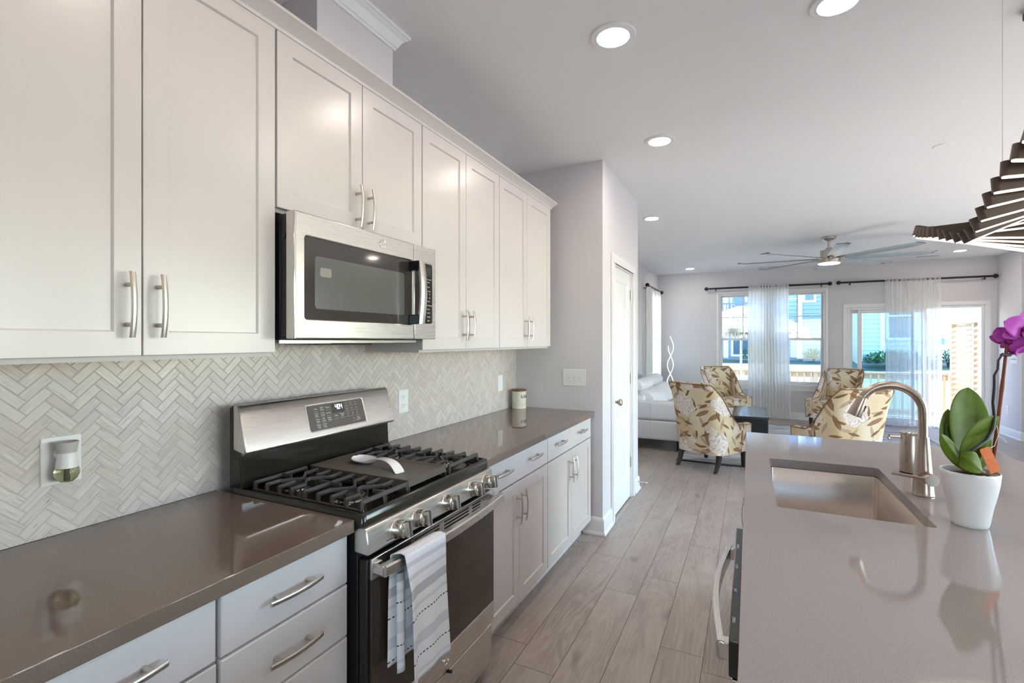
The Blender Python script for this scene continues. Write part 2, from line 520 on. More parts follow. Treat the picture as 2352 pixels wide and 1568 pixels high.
def rrect(x0, y0, x1, y1, r, n=5):
    pts = []
    for cx, cy, a0 in ((x1 - r, y1 - r, 0), (x0 + r, y1 - r, 90), (x0 + r, y0 + r, 180), (x1 - r, y0 + r, 270)):
        for k in range(n + 1):
            a = math.radians(a0 + 90 * k / n); pts.append((cx + r * math.cos(a), cy + r * math.sin(a)))
    return pts

def slab_with_hole(mb, outer, hole, z0, z1):
    """flat slab with a hole; outer and hole are rectangles/polys as 2D lists (hole with 4k points, outer 4 corners)"""
    n = len(hole); q = n // 4
    for z, flip in ((z1, False), (z0, True)):
        o = len(mb.v); mb.v += [(x, y, z) for x, y in outer] + [(x, y, z) for x, y in hole]
        fs = []
        for c in range(4):
            seg = [4 + (c * q + k) % n for k in range(q)]
            # fan of corner c to its arc
            for k in range(q - 1): fs.append((c, seg[k + 1], seg[k]))
            nxt = 4 + ((c + 1) * q) % n
            fs.append((c, (c + 1) % 4, nxt, seg[-1]))
        mb.f += [tuple(o + i for i in (f if not flip else f[::-1])) for f in fs]; mb.mi += [mb.cur] * len(fs)
    for poly in (outer, hole):
        o = len(mb.v); k = len(poly)
        mb.v += [(x, y, z0) for x, y in poly] + [(x, y, z1) for x, y in poly]
        mb.f += [(o + i, o + (i + 1) % k, o + k + (i + 1) % k, o + k + i) for i in range(k)]; mb.mi += [mb.cur] * k

# ------------------------------------------------------------------ the room shell
CEIL = 2.775
BY = 10.18      # inside face of the far wall
def wall(name, boxes, m=M['wall']):
    mb = MB()
    for b in boxes: mb.box(*b)
    return struct(mb.build(name, m))
wall('floor', [(-.3, -3.6, -.12, 7.2, BY + .2, 0)], M['floor'])
wall('ceiling', [(-.3, -3.6, CEIL, 7.2, BY + .2, CEIL + .12)], M['ceiling'])
# left wall with the side window (Y 8.62..9.86, z .60..2.33)
wall('wall_left', [(-.15, -3.6, 0, 0, 8.95, CEIL), (-.15, 9.88, 0, 0, BY, CEIL), (-.15, 8.95, 0, 0, 9.88, .60), (-.15, 8.95, 2.33, 0, 9.88, CEIL)])
# far wall: window X 1.19..2.87 z .64..2.31 ; sliding door X 3.235..5.02 z 0..2.0
WX0, WX1, WZ0, WZ1 = 1.150, 2.897, .62, 2.335
DX0, DX1, DZ1 = 3.225, 5.03, 2.01
wall('wall_back', [(-.15, BY, 0, WX0, BY + .16, CEIL), (WX0, BY, 0, WX1, BY + .16, WZ0), (WX0, BY, WZ1, WX1, BY + .16, CEIL), (WX1, BY, 0, DX0, BY + .16, CEIL),
                   (DX0, BY, DZ1, DX1, BY + .16, CEIL), (DX1, BY, 0, 7.2, BY + .16, CEIL)])
wall('wall_right', [(5.18, 9.42, 0, 7.2, BY, CEIL), (7.05, 6.6, 0, 7.2, 9.42, CEIL), (7.05, -3.45, 0, 7.2, .6, CEIL),
                    (7.05, .6, 0, 7.2, 6.6, .12), (7.05, .6, 2.35, 7.2, 6.6, CEIL), (7.05, 2.4, .12, 7.2, 3.6, 2.35)])
wall('wall_front', [(-.15, -3.6, 0, 3.2, -3.45, CEIL), (5.2, -3.6, 0, 7.2, -3.45, CEIL), (3.2, -3.6, 0, 5.2, -3.45, .5), (3.2, -3.6, 2.4, 5.2, -3.45, CEIL)])
wall('wall_pantry', [(0, 3.502, 0, .712, 3.80, CEIL), (0, 4.50, 0, .712, 4.756, CEIL), (0, 3.80, 2.06, .712, 4.50, CEIL), (0, 3.80, 0, .60, 4.50, 2.06)])
# boxed duct above the range cabinets
CHX, CHY0, CHY1 = .292, 1.25, 1.66
wall('wall_chase', [(0, CHY0, 2.43, CHX, CHY1, CEIL)])

def crown(name, path, prof, m=M['trim'], closed=False):
    """prof: (out, z) polygon swept along a plan path with mitred corners"""
    rs = []; n = len(path)
    for i, p in enumerate(path):
        p = Vector((*p, 0)); dirs = []
        if i > 0: dirs.append((p - Vector((*path[i - 1], 0))).normalized())
        if i < n - 1: dirs.append((Vector((*path[i + 1], 0)) - p).normalized())
        ns = [Vector((-d.y, d.x, 0)) for d in dirs]
        b = sum(ns, Vector((0, 0, 0))); b = b / (b.length_squared) * (len(ns) if len(ns) > 1 else 1)
        if len(ns) > 1: b = (ns[0] + ns[1]) / (1 + ns[0].dot(ns[1]))
        rs.append([tuple(p + b * o + Vector((0, 0, z))) for o, z in prof])
    return struct(MB().rings(rs).build(name, m, smooth=20))
# crown on the duct box (goes up along its left, front and right faces)
cp = [(0, CEIL - .072), (.008, CEIL - .072), (.012, CEIL - .062), (.016, CEIL - .060), (.022, CEIL - .045), (.034, CEIL - .028), (.046, CEIL - .020),
      (.050, CEIL - .016), (.055, CEIL - .016), (.055, CEIL - .001), (0, CEIL - .001)]
crown('trim_1', [(.0, CHY1), (CHX, CHY1), (CHX, CHY0), (.0, CHY0)], [(-o if False else o, z) for o, z in cp])
# baseboards with a shoe moulding
bp = [(0, .001), (.026, .001), (.026, .012), (.018, .026), (.014, .028), (.014, .105), (.010, .118), (.004, .128), (0, .13)]
def base(name, path): return crown(name, path, bp)
base('baseboard_pantry', [(.712, 3.74), (.712, 3.502), (.565, 3.502)])
base('baseboard_pantry_far', [(0.0, 4.756), (.712, 4.756), (.712, 4.57)])
base('baseboard_back', [(3.15, BY), (.0, BY)])
base('baseboard_right', [(7.04, 9.42), (5.18, 9.42), (5.18, BY), (5.11, BY)])
base('baseboard_left', [(0, BY), (0, 4.756)])

# ------------------------------------------------------------------ herringbone backsplash
def herringbone():
    L, W, g = .0762, .0254, .00045
    bm = bmesh.new()
    uvl = bm.loops.layers.uv.new('UVMap'); rl = bm.faces.layers.float.new('rnd')
    c45 = math.sqrt(.5)
    y0, y1, z0, z1 = .0, 3.50, .915, 1.447
    cy, cz = .784, 1.10
    for j in range(-45, 60):
        for i in range(-60, 60):
            bx, by = i * W + j * L, i * W - j * L
            for kind in (0, 1):
                if kind == 0: a0, b0, a1, b1 = bx, by, bx + L, by + W
                else: a0, b0, a1, b1 = bx + L, by + W - L, bx + L + W, by + W
                mx, my = (a0 + a1) / 2, (b0 + b1) / 2
                yc, zc = cy + (mx - my) * c45, cz + (mx + my) * c45
                if yc < y0 - .06 or yc > y1 + .06 or zc < z0 - .06 or zc > z1 + .06: continue
                a0 += g; b0 += g; a1 -= g; b1 -= g
                bv = .0012; r = random.random()
                def P(a, b, x): return (x, cy + (a - b) * c45, cz + (a + b) * c45)
                o = [P(a0, b0, .0055), P(a1, b0, .0055), P(a1, b1, .0055), P(a0, b1, .0055)]
                q = [P(a0 + bv, b0 + bv, .0068), P(a1 - bv, b0 + bv, .0068), P(a1 - bv, b1 - bv, .0068), P(a0 + bv, b1 - bv, .0068)]
                lo = [P(a0, b0, .002), P(a1, b0, .002), P(a1, b1, .002), P(a0, b1, .002)]
                vs = [bm.verts.new(p) for p in o + q + lo]
                fs = [(4, 5, 6, 7)] + [(k, (k + 1) % 4, 4 + (k + 1) % 4, 4 + k) for k in range(4)] + [(8 + k, 8 + (k + 1) % 4, (k + 1) % 4, k) for k in range(4)]
                ab = [(a0, b0), (a1, b0), (a1, b1), (a0, b1)] * 3
                for f in fs:
                    fc = bm.faces.new([vs[k] for k in f]); fc[rl] = r
                    for lp, k in zip(fc.loops, f):
                        a, b = ab[k]
                        lp[uvl].uv = (a, b) if kind == 0 else (b, a)
    for co, no in (((0, y0, 0), (0, -1, 0)), ((0, y1, 0), (0, 1, 0)), ((0, 0, z0), (0, 0, -1)), ((0, 0, z1), (0, 0, 1))):
        bmesh.ops.bisect_plane(bm, geom=bm.verts[:] + bm.edges[:] + bm.faces[:], plane_co=co, plane_no=no, clear_outer=True)
    bmesh.ops.recalc_face_normals(bm, faces=bm.faces)
    me = bpy.data.meshes.new('wall_backsplash'); bm.to_mesh(me); bm.free()
    me.materials.append(M['tile'])
    o = bpy.data.objects.new('wall_backsplash', me); COL.objects.link(o); struct(o)
    g = MB().box(.0005, y0, z0, .0060, y1, z1).build('grout_bed', M['grout'], o)
herringbone()

# ------------------------------------------------------------------ cabinets
def shaker(mb, xf, y0, y1, z0, z1, sgn=1, th=.019, st=.058, rec=.007, sl=.004):
    """door slab whose front is at x=xf facing sgn*X"""
    xb = xf - sgn * th; xr = xf - sgn * rec
    def rect(x, d): return [(x, y0 + d, z0 + d), (x, y1 - d, z0 + d), (x, y1 - d, z1 - d), (x, y0 + d, z1 - d)]
    e = .0015
    rs = [rect(xb, 0), rect(xf - sgn * e, 0), rect(xf, e), rect(xf, st), rect(xr, st + sl)]
    mb.rings(rs)
def plain(mb, xf, y0, y1, z0, z1, sgn=1, th=.019):
    def rect(x, d): return [(x, y0 + d, z0 + d), (x, y1 - d, z0 + d), (x, y1 - d, z1 - d), (x, y0 + d, z1 - d)]
    mb.rings([rect(xf - sgn * th, 0), rect(xf - sgn * .005, 0), rect(xf - sgn * .0015, .0012), rect(xf, .004)])
def pull(parent, xf, yc, zc, along='z', sgn=1, L=.158):
    """bowed bar pull with two round posts"""
    mb = MB(); n = 16
    for k in (-1, 1):
        p = k * .048
        d = .024 + .009 * (1 - (2 * p / L) ** 2)
        a = (xf, yc, zc + p) if along == 'z' else (xf, yc + p, zc)
        b = (xf + sgn * d, a[1], a[2])
        mb.cyl(a, b, .0052, seg=14)
    rs = []
    for i in range(n + 1):
        t = -L / 2 + L * i / n; d = .024 + .009 * (1 - (2 * t / L) ** 2)
        h = .0062; th = .005
        q = [(d, -h), (d + th * .6, -h), (d + th, -h * .55), (d + th, h * .55), (d + th * .6, h), (d, h)]
        rs.append([(xf + sgn * a, yc + b, zc + t) if along == 'z' else (xf + sgn * a, yc + t, zc + b) for a, b in q])
    mb.rings(rs)
    return mb.build('handle', M['nickel'], parent, smooth=40)

UX = .347
def upper(label, y0, y1, z0, z1, doors, handle_z, name='wall_cabinet'):
    t = thing(name, label, 'cabinet', (0, (y0 + y1) / 2, z0), 'white wall cabinets above the counter')
    mb = MB(); mb.box(.001, y0 + .001, z0 - .012, UX - .021, y1 - .001, z1)
    mb.build('body', M['cabbox'], t)
    for a, b, hy in doors:
        d = MB(); shaker(d, UX, a, b, z0, z1 - .004)
        dr = d.build('door', M['cab'], t, smooth=25)
        if hy is not None: pull(dr, UX, hy, handle_z)
    return t
UZ0, UZ1 = 1.402, 2.428
upper('tall white wall cabinet at the left edge, its two doors cut off by the picture', .292, 1.040, UZ0, UZ1, [(.295, .6645, .632), (.6675, 1.037, .700)], 1.525)
upper('short white two-door wall cabinet directly above the microwave', 1.041, 1.797, 1.862, UZ1, [(1.044, 1.4175, 1.386), (1.4205, 1.795, 1.450)], 1.947)
upper('white wall cabinet just right of the microwave, over the duplex outlet', 1.798, 2.556, UZ0 - .006, UZ1, [(1.801, 2.177, 2.145), (2.180, 2.554, 2.213)], 1.518)
upper('white wall cabinet farthest along the row, nearest the pantry wall', 2.557, 3.380, UZ0 - .006, UZ1, [(2.560, 2.955, 2.922), (2.958, 3.378, 2.990)], 1.520)
# crown along the top of the row
uc = [(0, UZ1 - .006), (.006, UZ1 - .006), (.008, UZ1 + .004), (.040, UZ1 + .034), (.044, UZ1 + .036), (.044, UZ1 + .046), (0, UZ1 + .046)]
crown('trim_2', [(.0, 3.381), (UX - .002, 3.381), (UX - .002, .28), ], uc, M['cab'])

BX = .632
def base_cab(label, y0, y1, fronts):
    t = thing('base_cabinet', label, 'cabinet', (0, (y0 + y1) / 2, 0), 'white base cabinets along the wall')
    MB().box(.012, y0 + .001, .10, BX - .021, y1 - .001, .873).build('body', M['cabbox'], t)
    MB().box(.012, y0 + .001, 0, .56, y1 - .001, .10).build('toe_kick', M['cabbox'], t)
    for kind, a, b, z0, z1, hs in fronts:
        d = MB()
        if kind == 'door':
            shaker(d, BX, a, b, z0, z1); o = d.build('door', M['cab'], t, smooth=25)
            for hy, hz in hs: pull(o, BX, hy, hz)
        else:
            plain(d, BX, a, b, z0, z1); o = d.build('drawer', M['cab'], t, smooth=25)
            for hy, hz in hs: pull(o, BX, hy, hz, 'y')
    return t
base_cab('white base cabinet at the bottom left corner, mostly under the countertop', .286, .672, [('drawer', .288, .669, .731, .869, [(.478, .803)]), ('door', .288, .669, .108, .725, [])])
base_cab('white stack of four drawers standing left of the range', .675, 1.060, [('drawer', .679, 1.057, .731, .869, [(.864, .805)]), ('drawer', .679, 1.057, .578, .726, [(.864, .652)]),
    ('drawer', .679, 1.057, .425, .573, [(.864, .499)]), ('drawer', .679, 1.057, .108, .420, [(.864, .30)])])
base_cab('white base cabinet standing right beside the range', 1.840, 2.617, [('drawer', 1.852, 2.615, .728, .869, [(2.034, .812), (2.405, .812)]), ('door', 1.852, 2.229, .108, .722, [(2.199, .597)]),
    ('door', 2.232, 2.615, .108, .722, [(2.262, .597)])])
base_cab('white base cabinet at the far end beside the pantry wall', 2.618, 3.470, [('drawer', 2.621, 3.468, .728, .869, [(2.805, .812), (3.226, .812)]), ('door', 2.621, 3.036, .108, .722, [(3.004, .597)]),
    ('door', 3.039, 3.468, .108, .722, [(3.073, .597)])])
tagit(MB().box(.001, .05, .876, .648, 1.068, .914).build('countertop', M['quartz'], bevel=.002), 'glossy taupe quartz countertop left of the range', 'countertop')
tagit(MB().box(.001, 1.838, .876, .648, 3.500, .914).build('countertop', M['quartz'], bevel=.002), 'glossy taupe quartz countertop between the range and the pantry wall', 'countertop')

# ------------------------------------------------------------------ microwave
def emblem(parent, org, xd, yd, r, name='emblem'):
    T = frame_T(org, xd, yd); mb = MB()
    mb.lathe([(r, 0), (r, .0015), (r * .92, .002), (r * .84, .0016), (r * .82, .0010), (.0001, .0010)], seg=32, T=T)
    text_into(mb, 'GE', r * .95, T @ Matrix.Translation((0, 0, .0012)), bold=.0)
    return mb.build(name, M['chrome'], parent)
def microwave():
    y0, y1, z0, z1 = 1.044, 1.795, 1.445, 1.845
    t = thing('microwave', 'stainless over-the-range microwave with dark glass door under the short cabinet', 'microwave', (0, (y0 + y1) / 2, z0))
    b = MB(); b.box(.01, y0 + .006, z0 - .004, .352, y1 - .006, z1 - .005).build('body', M['blackm'], t, bevel=.003)
    MB().box(.356, y0 + .004, z0 + .006, .384, y1 - .004, z1 - .006).build('door_backing', M['blackm'], t, bevel=.003)
    # underside vent and lamp housing
    u = MB(); u.box(.05, y0 + .02, z0 - .016, .33, y1 - .02, z0 - .003)
    for k in range(10): u.box(.30, y0 + .05 + k * .02, z0 - .018, .325, y0 + .06 + k * .02, z0 - .015)
    u.build('vent_grille', M['steel_y'], t, bevel=.002)
    MB().box(.10, y0 + .22, z0 - .022, .28, y1 - .25, z0 - .015).build('lamp_cover', M['blackm'], t, bevel=.002)
    ys = 1.641; xf = .423
    def plate(name, a, b_, win, m):
        mb = MB(); hole = rrect(win[0], win[1], win[2], win[3], .012, 5)
        # front plate in the YZ plane with an opening
        n = len(hole); q = n // 4
        outer = [(b_, z1), (a, z1), (a, z0), (b_, z0)]
        tmp = MB(); slab_with_hole(tmp, outer, hole, 0, .038)
        mb.add([(xf - .038 + z, x, y) for x, y, z in tmp.v], tmp.f)
        return mb.build(name, m, t, bevel=.0035, weld=True)
    d = plate('door', y0, ys - .001, (y0 + .040, z0 + .062, ys - .012, z1 - .072), M['steel_y'])
    k = plate('control_housing', ys + .001, y1, (ys + .006, z0 + .068, y1 - .022, z1 - .072), M['steel_y'])
    g = MB().box(xf - .03, y0 + .032, z0 + .055, xf - .004, ys - .006, z1 - .066).build('door_glass', M['microglass'], d)
    w = MB(); w.prism(rrect(y0 + .083, z0 + .098, ys - .060, z1 - .130, .012, 5), xf - .005, xf - .0035, 'yz'); w.build('window_screen', M['microscreen'], d)
    w = MB(); w.prism(rrect(y0 + .104, z0 + .205, y0 + .152, z0 + .235, .008, 5), xf - .004, xf - .0028, 'yz'); w.build('mica_cover', mottled('mica_cover', (.26, .25, .22), .35, .02), d)
    e = MB(); e.box(xf - .006, y0 - .001, z0, xf + .001, y0 + .008, z1); e.build('side_trim', M['chrome'], d, bevel=.002)
    kp = MB(); kp.prism(rrect(ys + .004, z0 + .066, y1 - .020, z1 - .070, .010, 5), xf - .012, xf - .003, 'yz'); kp = kp.build('keypad', M['panelgrey'], k)
    kp.data.materials[0] = M['black']
    yk0 = ys + .055; 
    MB().box(xf - .0045, yk0 - .02, z1 - .125, xf - .0022, y1 - .034, z1 - .088).build('display', M['dwglass'], kp)
    tx = MB(); R = ((0, 1, 0), (0, 0, 1))
    yc = (yk0 + y1 - .03) / 2
    def tt(s, y, z, h): text_into(tx, s, h, frame_T((xf - .0024, y, z), *R), extrude=.0002)
    lines = [('Sensor Microwave', None, 0), (('Beverage', 'Potato'), 2, .014), (('Reheat', 'Steam'), 2, .036), ('Express Cook', None, .056), (('2', '3', '4', '5'), 4, .070), (('7', '8', '9', '0'), 4, .088),
             (('Start', 'Cancel'), 2, .104), ('Convenience Features', None, .124), (('Defrost', 'Power'), 2, .142), (('Cook', 'Add 30'), 2, .160), (('Timer', 'Settings'), 2, .178), (('Vent', 'Light'), 2, .196)]
    ztop = z1 - .138
    for s, nn, dz in lines:
        if nn is None: tt(s, yc + .004, ztop - dz * .92, .0085)
        else:
            for q, w_ in enumerate(s): tt(w_, yk0 - .008 + (y1 - .036 - yk0 + .012) * (q + .5) / nn, ztop - dz * .92, .0075 if nn == 2 else .011)
    tx.build('lettering', M['print'], kp)
    lt = MB(); text_into(lt, '0', .010, frame_T((xf - .0015, yk0 + .012, z1 - .106), *R)); lt.build('display_digit', M['ledtext'], kp)
    emblem(d, (xf + .0005, 1.447, z1 - .035), (0, 1, 0), (0, 0, 1), .0165)
    # handle: upright bar on two dark brackets
    hy = ys - .012; h = MB(); rs = []
    za, zb = z0 + .062, z1 - .076
    for i in range(13):
        f = i / 12; z = za + (zb - za) * f; xo = xf + .046 + .012 * math.sin(PI * f)
        rs.append([(xo - .006, hy - .019, z), (xo + .003, hy - .019, z), (xo + .007, hy - .012, z), (xo + .007, hy + .012, z), (xo + .003, hy + .019, z), (xo - .006, hy + .019, z)])
    h.rings(rs); hd = h.build('handle', M['steel_z'], d)
    for za2, zb2 in ((za, za + .040), (zb - .040, zb)):
        MB().box(xf - .003, hy - .020, za2, xf + .050, hy + .014, zb2).build('handle_bracket', mottled('dark_blue_bracket', (.035, .042, .055), .12, .05, metal=.7), hd, bevel=.003)
    s = MB(); s.lathe([(.0001, .0), (.011, .0), (.011, .004), (.0001, .006)], c=(0, 0, 0), seg=16, T=frame_T((.372, y0 + .0035, z1 - .075), (1, 0, 0), (0, 0, 1))); s.build('screw', M['blackm'], t)
microwave()

# ------------------------------------------------------------------ gas range
def gas_range():
    y0, y1 = 1.073, 1.836
    ym = (y0 + y1) / 2
    t = thing('gas_range', 'stainless and black freestanding gas range with a towel on its handle', 'stove', (0, ym, 0))
    MB().box(.012, y0 + .003, .03, .652, y1 - .003, .884).build('body', M['blackm'], t, bevel=.002)
    # cooktop tray with raised lip
    c = MB()
    oz = .930
    outer = rrect(.075, y0, .674, y1, .018, 5); 
    def inset(d, r): return rrect(.075 + d, y0 + d, .674 - d, y1 - d, r, 5)
    rs = [[(x, y, .886) for x, y in outer], [(x, y, oz - .006) for x, y in outer], [(x, y, oz - .001) for x, y in inset(.004, .016)], [(x, y, oz) for x, y in inset(.009, .014)],
          [(x, y, oz - .002) for x, y in inset(.016, .012)], [(x, y, oz - .018) for x, y in inset(.028, .02)]]
    c.rings(rs); c.build('cooktop', M['black'], t, smooth=50)
    # back guard: black riser + slanted steel console
    g = MB(); g.prism([(.060, .925), (.118, .925), (.124, .940), (.118, 1.050), (.100, 1.200), (.075, 1.212), (.060, 1.205)], y0 + .004, y1 - .004, 'xz')
    g.build('back_guard', M['black'], t, bevel=.004)
    k = MB(); k.prism([(.085, 1.060), (.148, 1.048), (.156, 1.056), (.112, 1.204), (.104, 1.214), (.085, 1.214)], y0, y1, 'xz')
    con = k.build('console', M['steel_y'], t, bevel=.006, bseg=3)
    # console panel lies on the slanted face from (.156,1.056) to (.112,1.204)
    vec = Vector((.112 - .156, 0, 1.204 - 1.056)).normalized(); nrm = Vector((vec.z, 0, -vec.x))
    org = Vector((.156, 0, 1.056))
    def onface(y, s, h=0.0): p = org + vec * s + nrm * h; return (p.x, y, p.z)
    yp0, yp1, s0, s1 = 1.350, 1.652, .026, .128
    T0 = frame_T(onface(0, 0, 0), (0, 1, 0), vec)
    d = MB(); d.rings([[tuple(T0 @ Vector((y, s, h))) for y, s in rrect(yp0 - e, s0 - e, yp1 + e, s1 + e, .006, 3)] for e, h in ((.006, -.001), (.006, .0012), (.003, .0016), (.001, .0006))])
    pb = d.build('panel_rim', M['chrome'], con)
    d = MB(); d.rings([[tuple(T0 @ Vector((y, s, h))) for y, s in rrect(yp0, s0, yp1, s1, .006, 3)] for h in (-.001, .0012)]); pan = d.build('control_panel', M['panelgrey'], con)
    tx = MB()
    def tt(s, y, z, h): text_into(tx, s, h, frame_T(onface(y, z, .0015), (0, 1, 0), vec), extrude=.0001)
    def line(y, z, w=.020):
        T = frame_T(onface(y, z, .0013), (0, 1, 0), vec); tx.box(-w / 2, -.0003, 0, w / 2, .0003, .0002, T)
    rows = [.113, .090, .067, .044]
    keys = [('Bake', 'Broil\nHi/Lo', 'Warm'), ('Conv\nBake', 'Conv\nRoast', 'Air Fry'), ('Oven\nLight', 'Self\nClean', 'Steam\nClean'), ('Delay\nTime', 'Cook\nTime', None)]
    for r, ks in zip(rows, keys):
        for q, s in enumerate(ks):
            if s: tt(s, yp0 + .042 + q * .030, r - .001, .0085); line(yp0 + .042 + q * .030, r - .0115)
    for q, s in enumerate(('Start', 'Cancel\nOff')): tt(s, yp0 + .140 + q * .032, .073, .0085); line(yp0 + .140 + q * .032, .061, .024)
    for r in range(3):
        for q in range(3): tt(str(r * 3 + q + 1), yp0 + .205 + q * .027, rows[r] + .004, .0095); line(yp0 + .205 + q * .027, rows[r] - .006)
    tt('0', yp0 + .232, rows[3] + .004, .0095); line(yp0 + .232, rows[3] - .006); tt('Timer\nOn/Off', yp0 + .259, rows[3] + .003, .0075); line(yp0 + .259, rows[3] - .006)
    tx.build('lettering', M['print'], pan)
    d = MB(); T = frame_T(onface(yp0 + .157, .105, .0012), (0, 1, 0), vec); d.box(-.032, -.019, 0, .032, .019, .0008, T)
    dis = d.build('display', M['dwglass'], pan)
    # 404 in seven-segment strokes
    sg = MB()
    segs = {'4': 'fgbc', '0': 'abcdef'}
    for q, ch in enumerate('404'):
        for s in segs[ch]:
            w, h, th = .0085, .018, .0022; x = .004 + (q - 1) * .0135; z = .004
            bx = {'a': (-w / 2, h / 2, w / 2, h / 2), 'd': (-w / 2, -h / 2, w / 2, -h / 2), 'g': (-w / 2, 0, w / 2, 0), 'f': (-w / 2, 0, -w / 2, h / 2), 'b': (w / 2, 0, w / 2, h / 2),
                  'e': (-w / 2, -h / 2, -w / 2, 0), 'c': (w / 2, -h / 2, w / 2, 0)}[s]
            sg.box(x + bx[0] - th / 2, z + bx[1] - th / 2, .001, x + bx[2] + th / 2, z + bx[3] + th / 2, .0014, T)
    sg.build('clock_digits', M['ledtext'], dis)
    # front control fascia
    f = MB(); f.prism([(.640, .815), (.690, .812), (.697, .816), (.688, .884), (.682, .890), (.640, .890)], y0, y1, 'xz')
    fas = f.build('knob_panel', M['steel_y'], t, bevel=.004, bseg=3)
    pr = MB()
    for ky in (1.205, 1.309, 1.484, 1.660, 1.770):
        for dy, dz in ((-.038, .012), (0, .034), (-.030, .030)):
            MB().lathe([(.0001, 0), (.0016, 0), (.0016, .0004), (.0001, .0004)], seg=8, T=frame_T((.6935 - (dz + .848 - .816) * .13, ky + dy, .848 + dz * .75), (0, 1, 0), (-.13, 0, 1))).build('dial_mark', M['printdark'], fas)
    Tp = frame_T((.6962, 1.165, .829), (0, 1, 0), (-.13, 0, 1)); text_into(pr, 'Front Burner', .0055, Tp)
    pr.build('lettering', M['printdark'], fas)
    for ky, tilt in ((1.205, 0), (1.309, .05), (1.484, 0), (1.660, 0), (1.770, 0)):
        T = frame_T((.6915, ky, .848), (0, 1, 0), (-.13, 0, 1))
        b = MB(); b.lathe([(.0305, 0), (.0305, .002), (.0275, .0035), (.027, .029), (.026, .032), (.022, .033), (.021, .0305), (.0001, .0305)], seg=40, T=T)
        kb = b.build('knob', M['knobside'], t)
        w = MB(); prof = rrect(-.0115, -.0240, .0115, .0240, .006, 4)
        w.rings([[tuple(T @ Vector((x * s_, y, h))) for x, y in prof] for s_, h in ((1, .029), (1, .050), (.8, .054))]); w.build('grip', M['knobside'], kb)
        MB().box(-.0045, -.0242, .0530, .0045, .0242, .0548, T).build('grip_inlay', mottled('smoked_inlay', (.16, .17, .19), .25, .05, metal=.8), kb)
        MB().box(-.0012, .013, .0545, .0012, .021, .0554, T).build('pointer', M['printdark'], kb)
    # oven door
    dz0, dz1 = .238, .800
    xd = .700
    e = MB(); e.box(.656, y0 + .003, dz0 + .004, xd - .012, y1 - .003, dz1 - .003); door = e.build('oven_door', M['blackm'], t, bevel=.004)
    b = MB(); b.box(xd - .012, y0 + .012, .738, xd, y1 - .003, dz1)
    # vent slots in the top strip: dark inlays carry the shade of the openings
    strip = b.build('top_strip', M['steel_y'], door, bevel=.002)
    sl = MB()
    for a, bb in ((1.155, 1.215), (1.235, 1.375), (1.405, 1.575), (1.600, 1.665)):
        for z in (.785, .773, .761): sl.prism(rrect(a + .05, z - .003, bb + .05, z + .003, .0028, 3), xd - .001, xd + .0006, 'yz')
    sl.build('vent_slots', M['dark'], strip)
    MB().box(xd - .012, y0 + .012, .322, xd - .001, y1 - .003, .738).build('door_glass', M['ovenglass'], door, bevel=.002)
    lo = MB(); lo.box(xd - .012, y0 + .004, dz0, xd, y1 - .003, .322); low = lo.build('bottom_strip', M['steel_y'], door, bevel=.002)
    emblem(low, (xd + .0005, ym + .01, .283), (0, 1, 0), (0, 0, 1), .0185)
    # bowed handle with end caps
    h = MB(); rs = []
    ya, yb = y0 + .014, y1 - .006
    for i in range(25):
        q = i / 24; y = ya + (yb - ya) * q; o = xd + .036 + .022 * math.sin(PI * q) ** .9
        rs.append([(o - .010, y, .758), (o + .012, y, .757), (o + .016, y, .762), (o + .016, y, .786), (o + .012, y, .791), (o - .010, y, .790)])
    h.rings(rs); hd = h.build('handle', M['steel_y'], door, smooth=30)
    for y, s in ((ya, 1), (yb, -1)):
        c = MB(); a0, a1 = (y - .002, y + .030) if s > 0 else (y - .030, y + .002)
        c.box(xd - .001, a0, .758, xd + .044, a1, .790); c.build('handle_bracket', M['chrome'], hd, bevel=.004)
    # drawer
    dr = MB(); dr.box(.60, y0 + .004, .052, .690, y1 - .004, .222); dw = dr.build('storage_drawer', M['steel_y'], t, bevel=.006, bseg=3)
    MB().box(.56, y0 + .02, .0, .60, y1 - .02, .052).build('toe_plate', M['blackm'], t)
    MB().cyl((.69, ym + .03, .228), (.712, ym + .03, .232), .006, seg=12).build('latch_pin', M['blackm'], dw)
    # burners
    tz = oz - .018
    for bx, by, r in ((.245, 1.205, .032), (.50, 1.205, .045), (.245, 1.705, .030), (.50, 1.705, .040), (.375, 1.455, .035)):
        b = MB(); b.lathe([(r + .012, tz), (r + .012, tz + .003), (r, tz + .006), (r, tz + .013), (.0001, tz + .013)], c=(bx, by, 0), seg=28); br = b.build('burner', M['chrome'], t)
        c = MB(); c.lathe([(.0001, tz + .013), (r - .002, tz + .013), (r + .001, tz + .017), (r - .003, tz + .021), (.0001, tz + .021)], c=(bx, by, 0), seg=28); c.build('burner_cap', M['castiron'], br)
    # grates
    gz0, gz1 = .936, .955
    bw = .0052
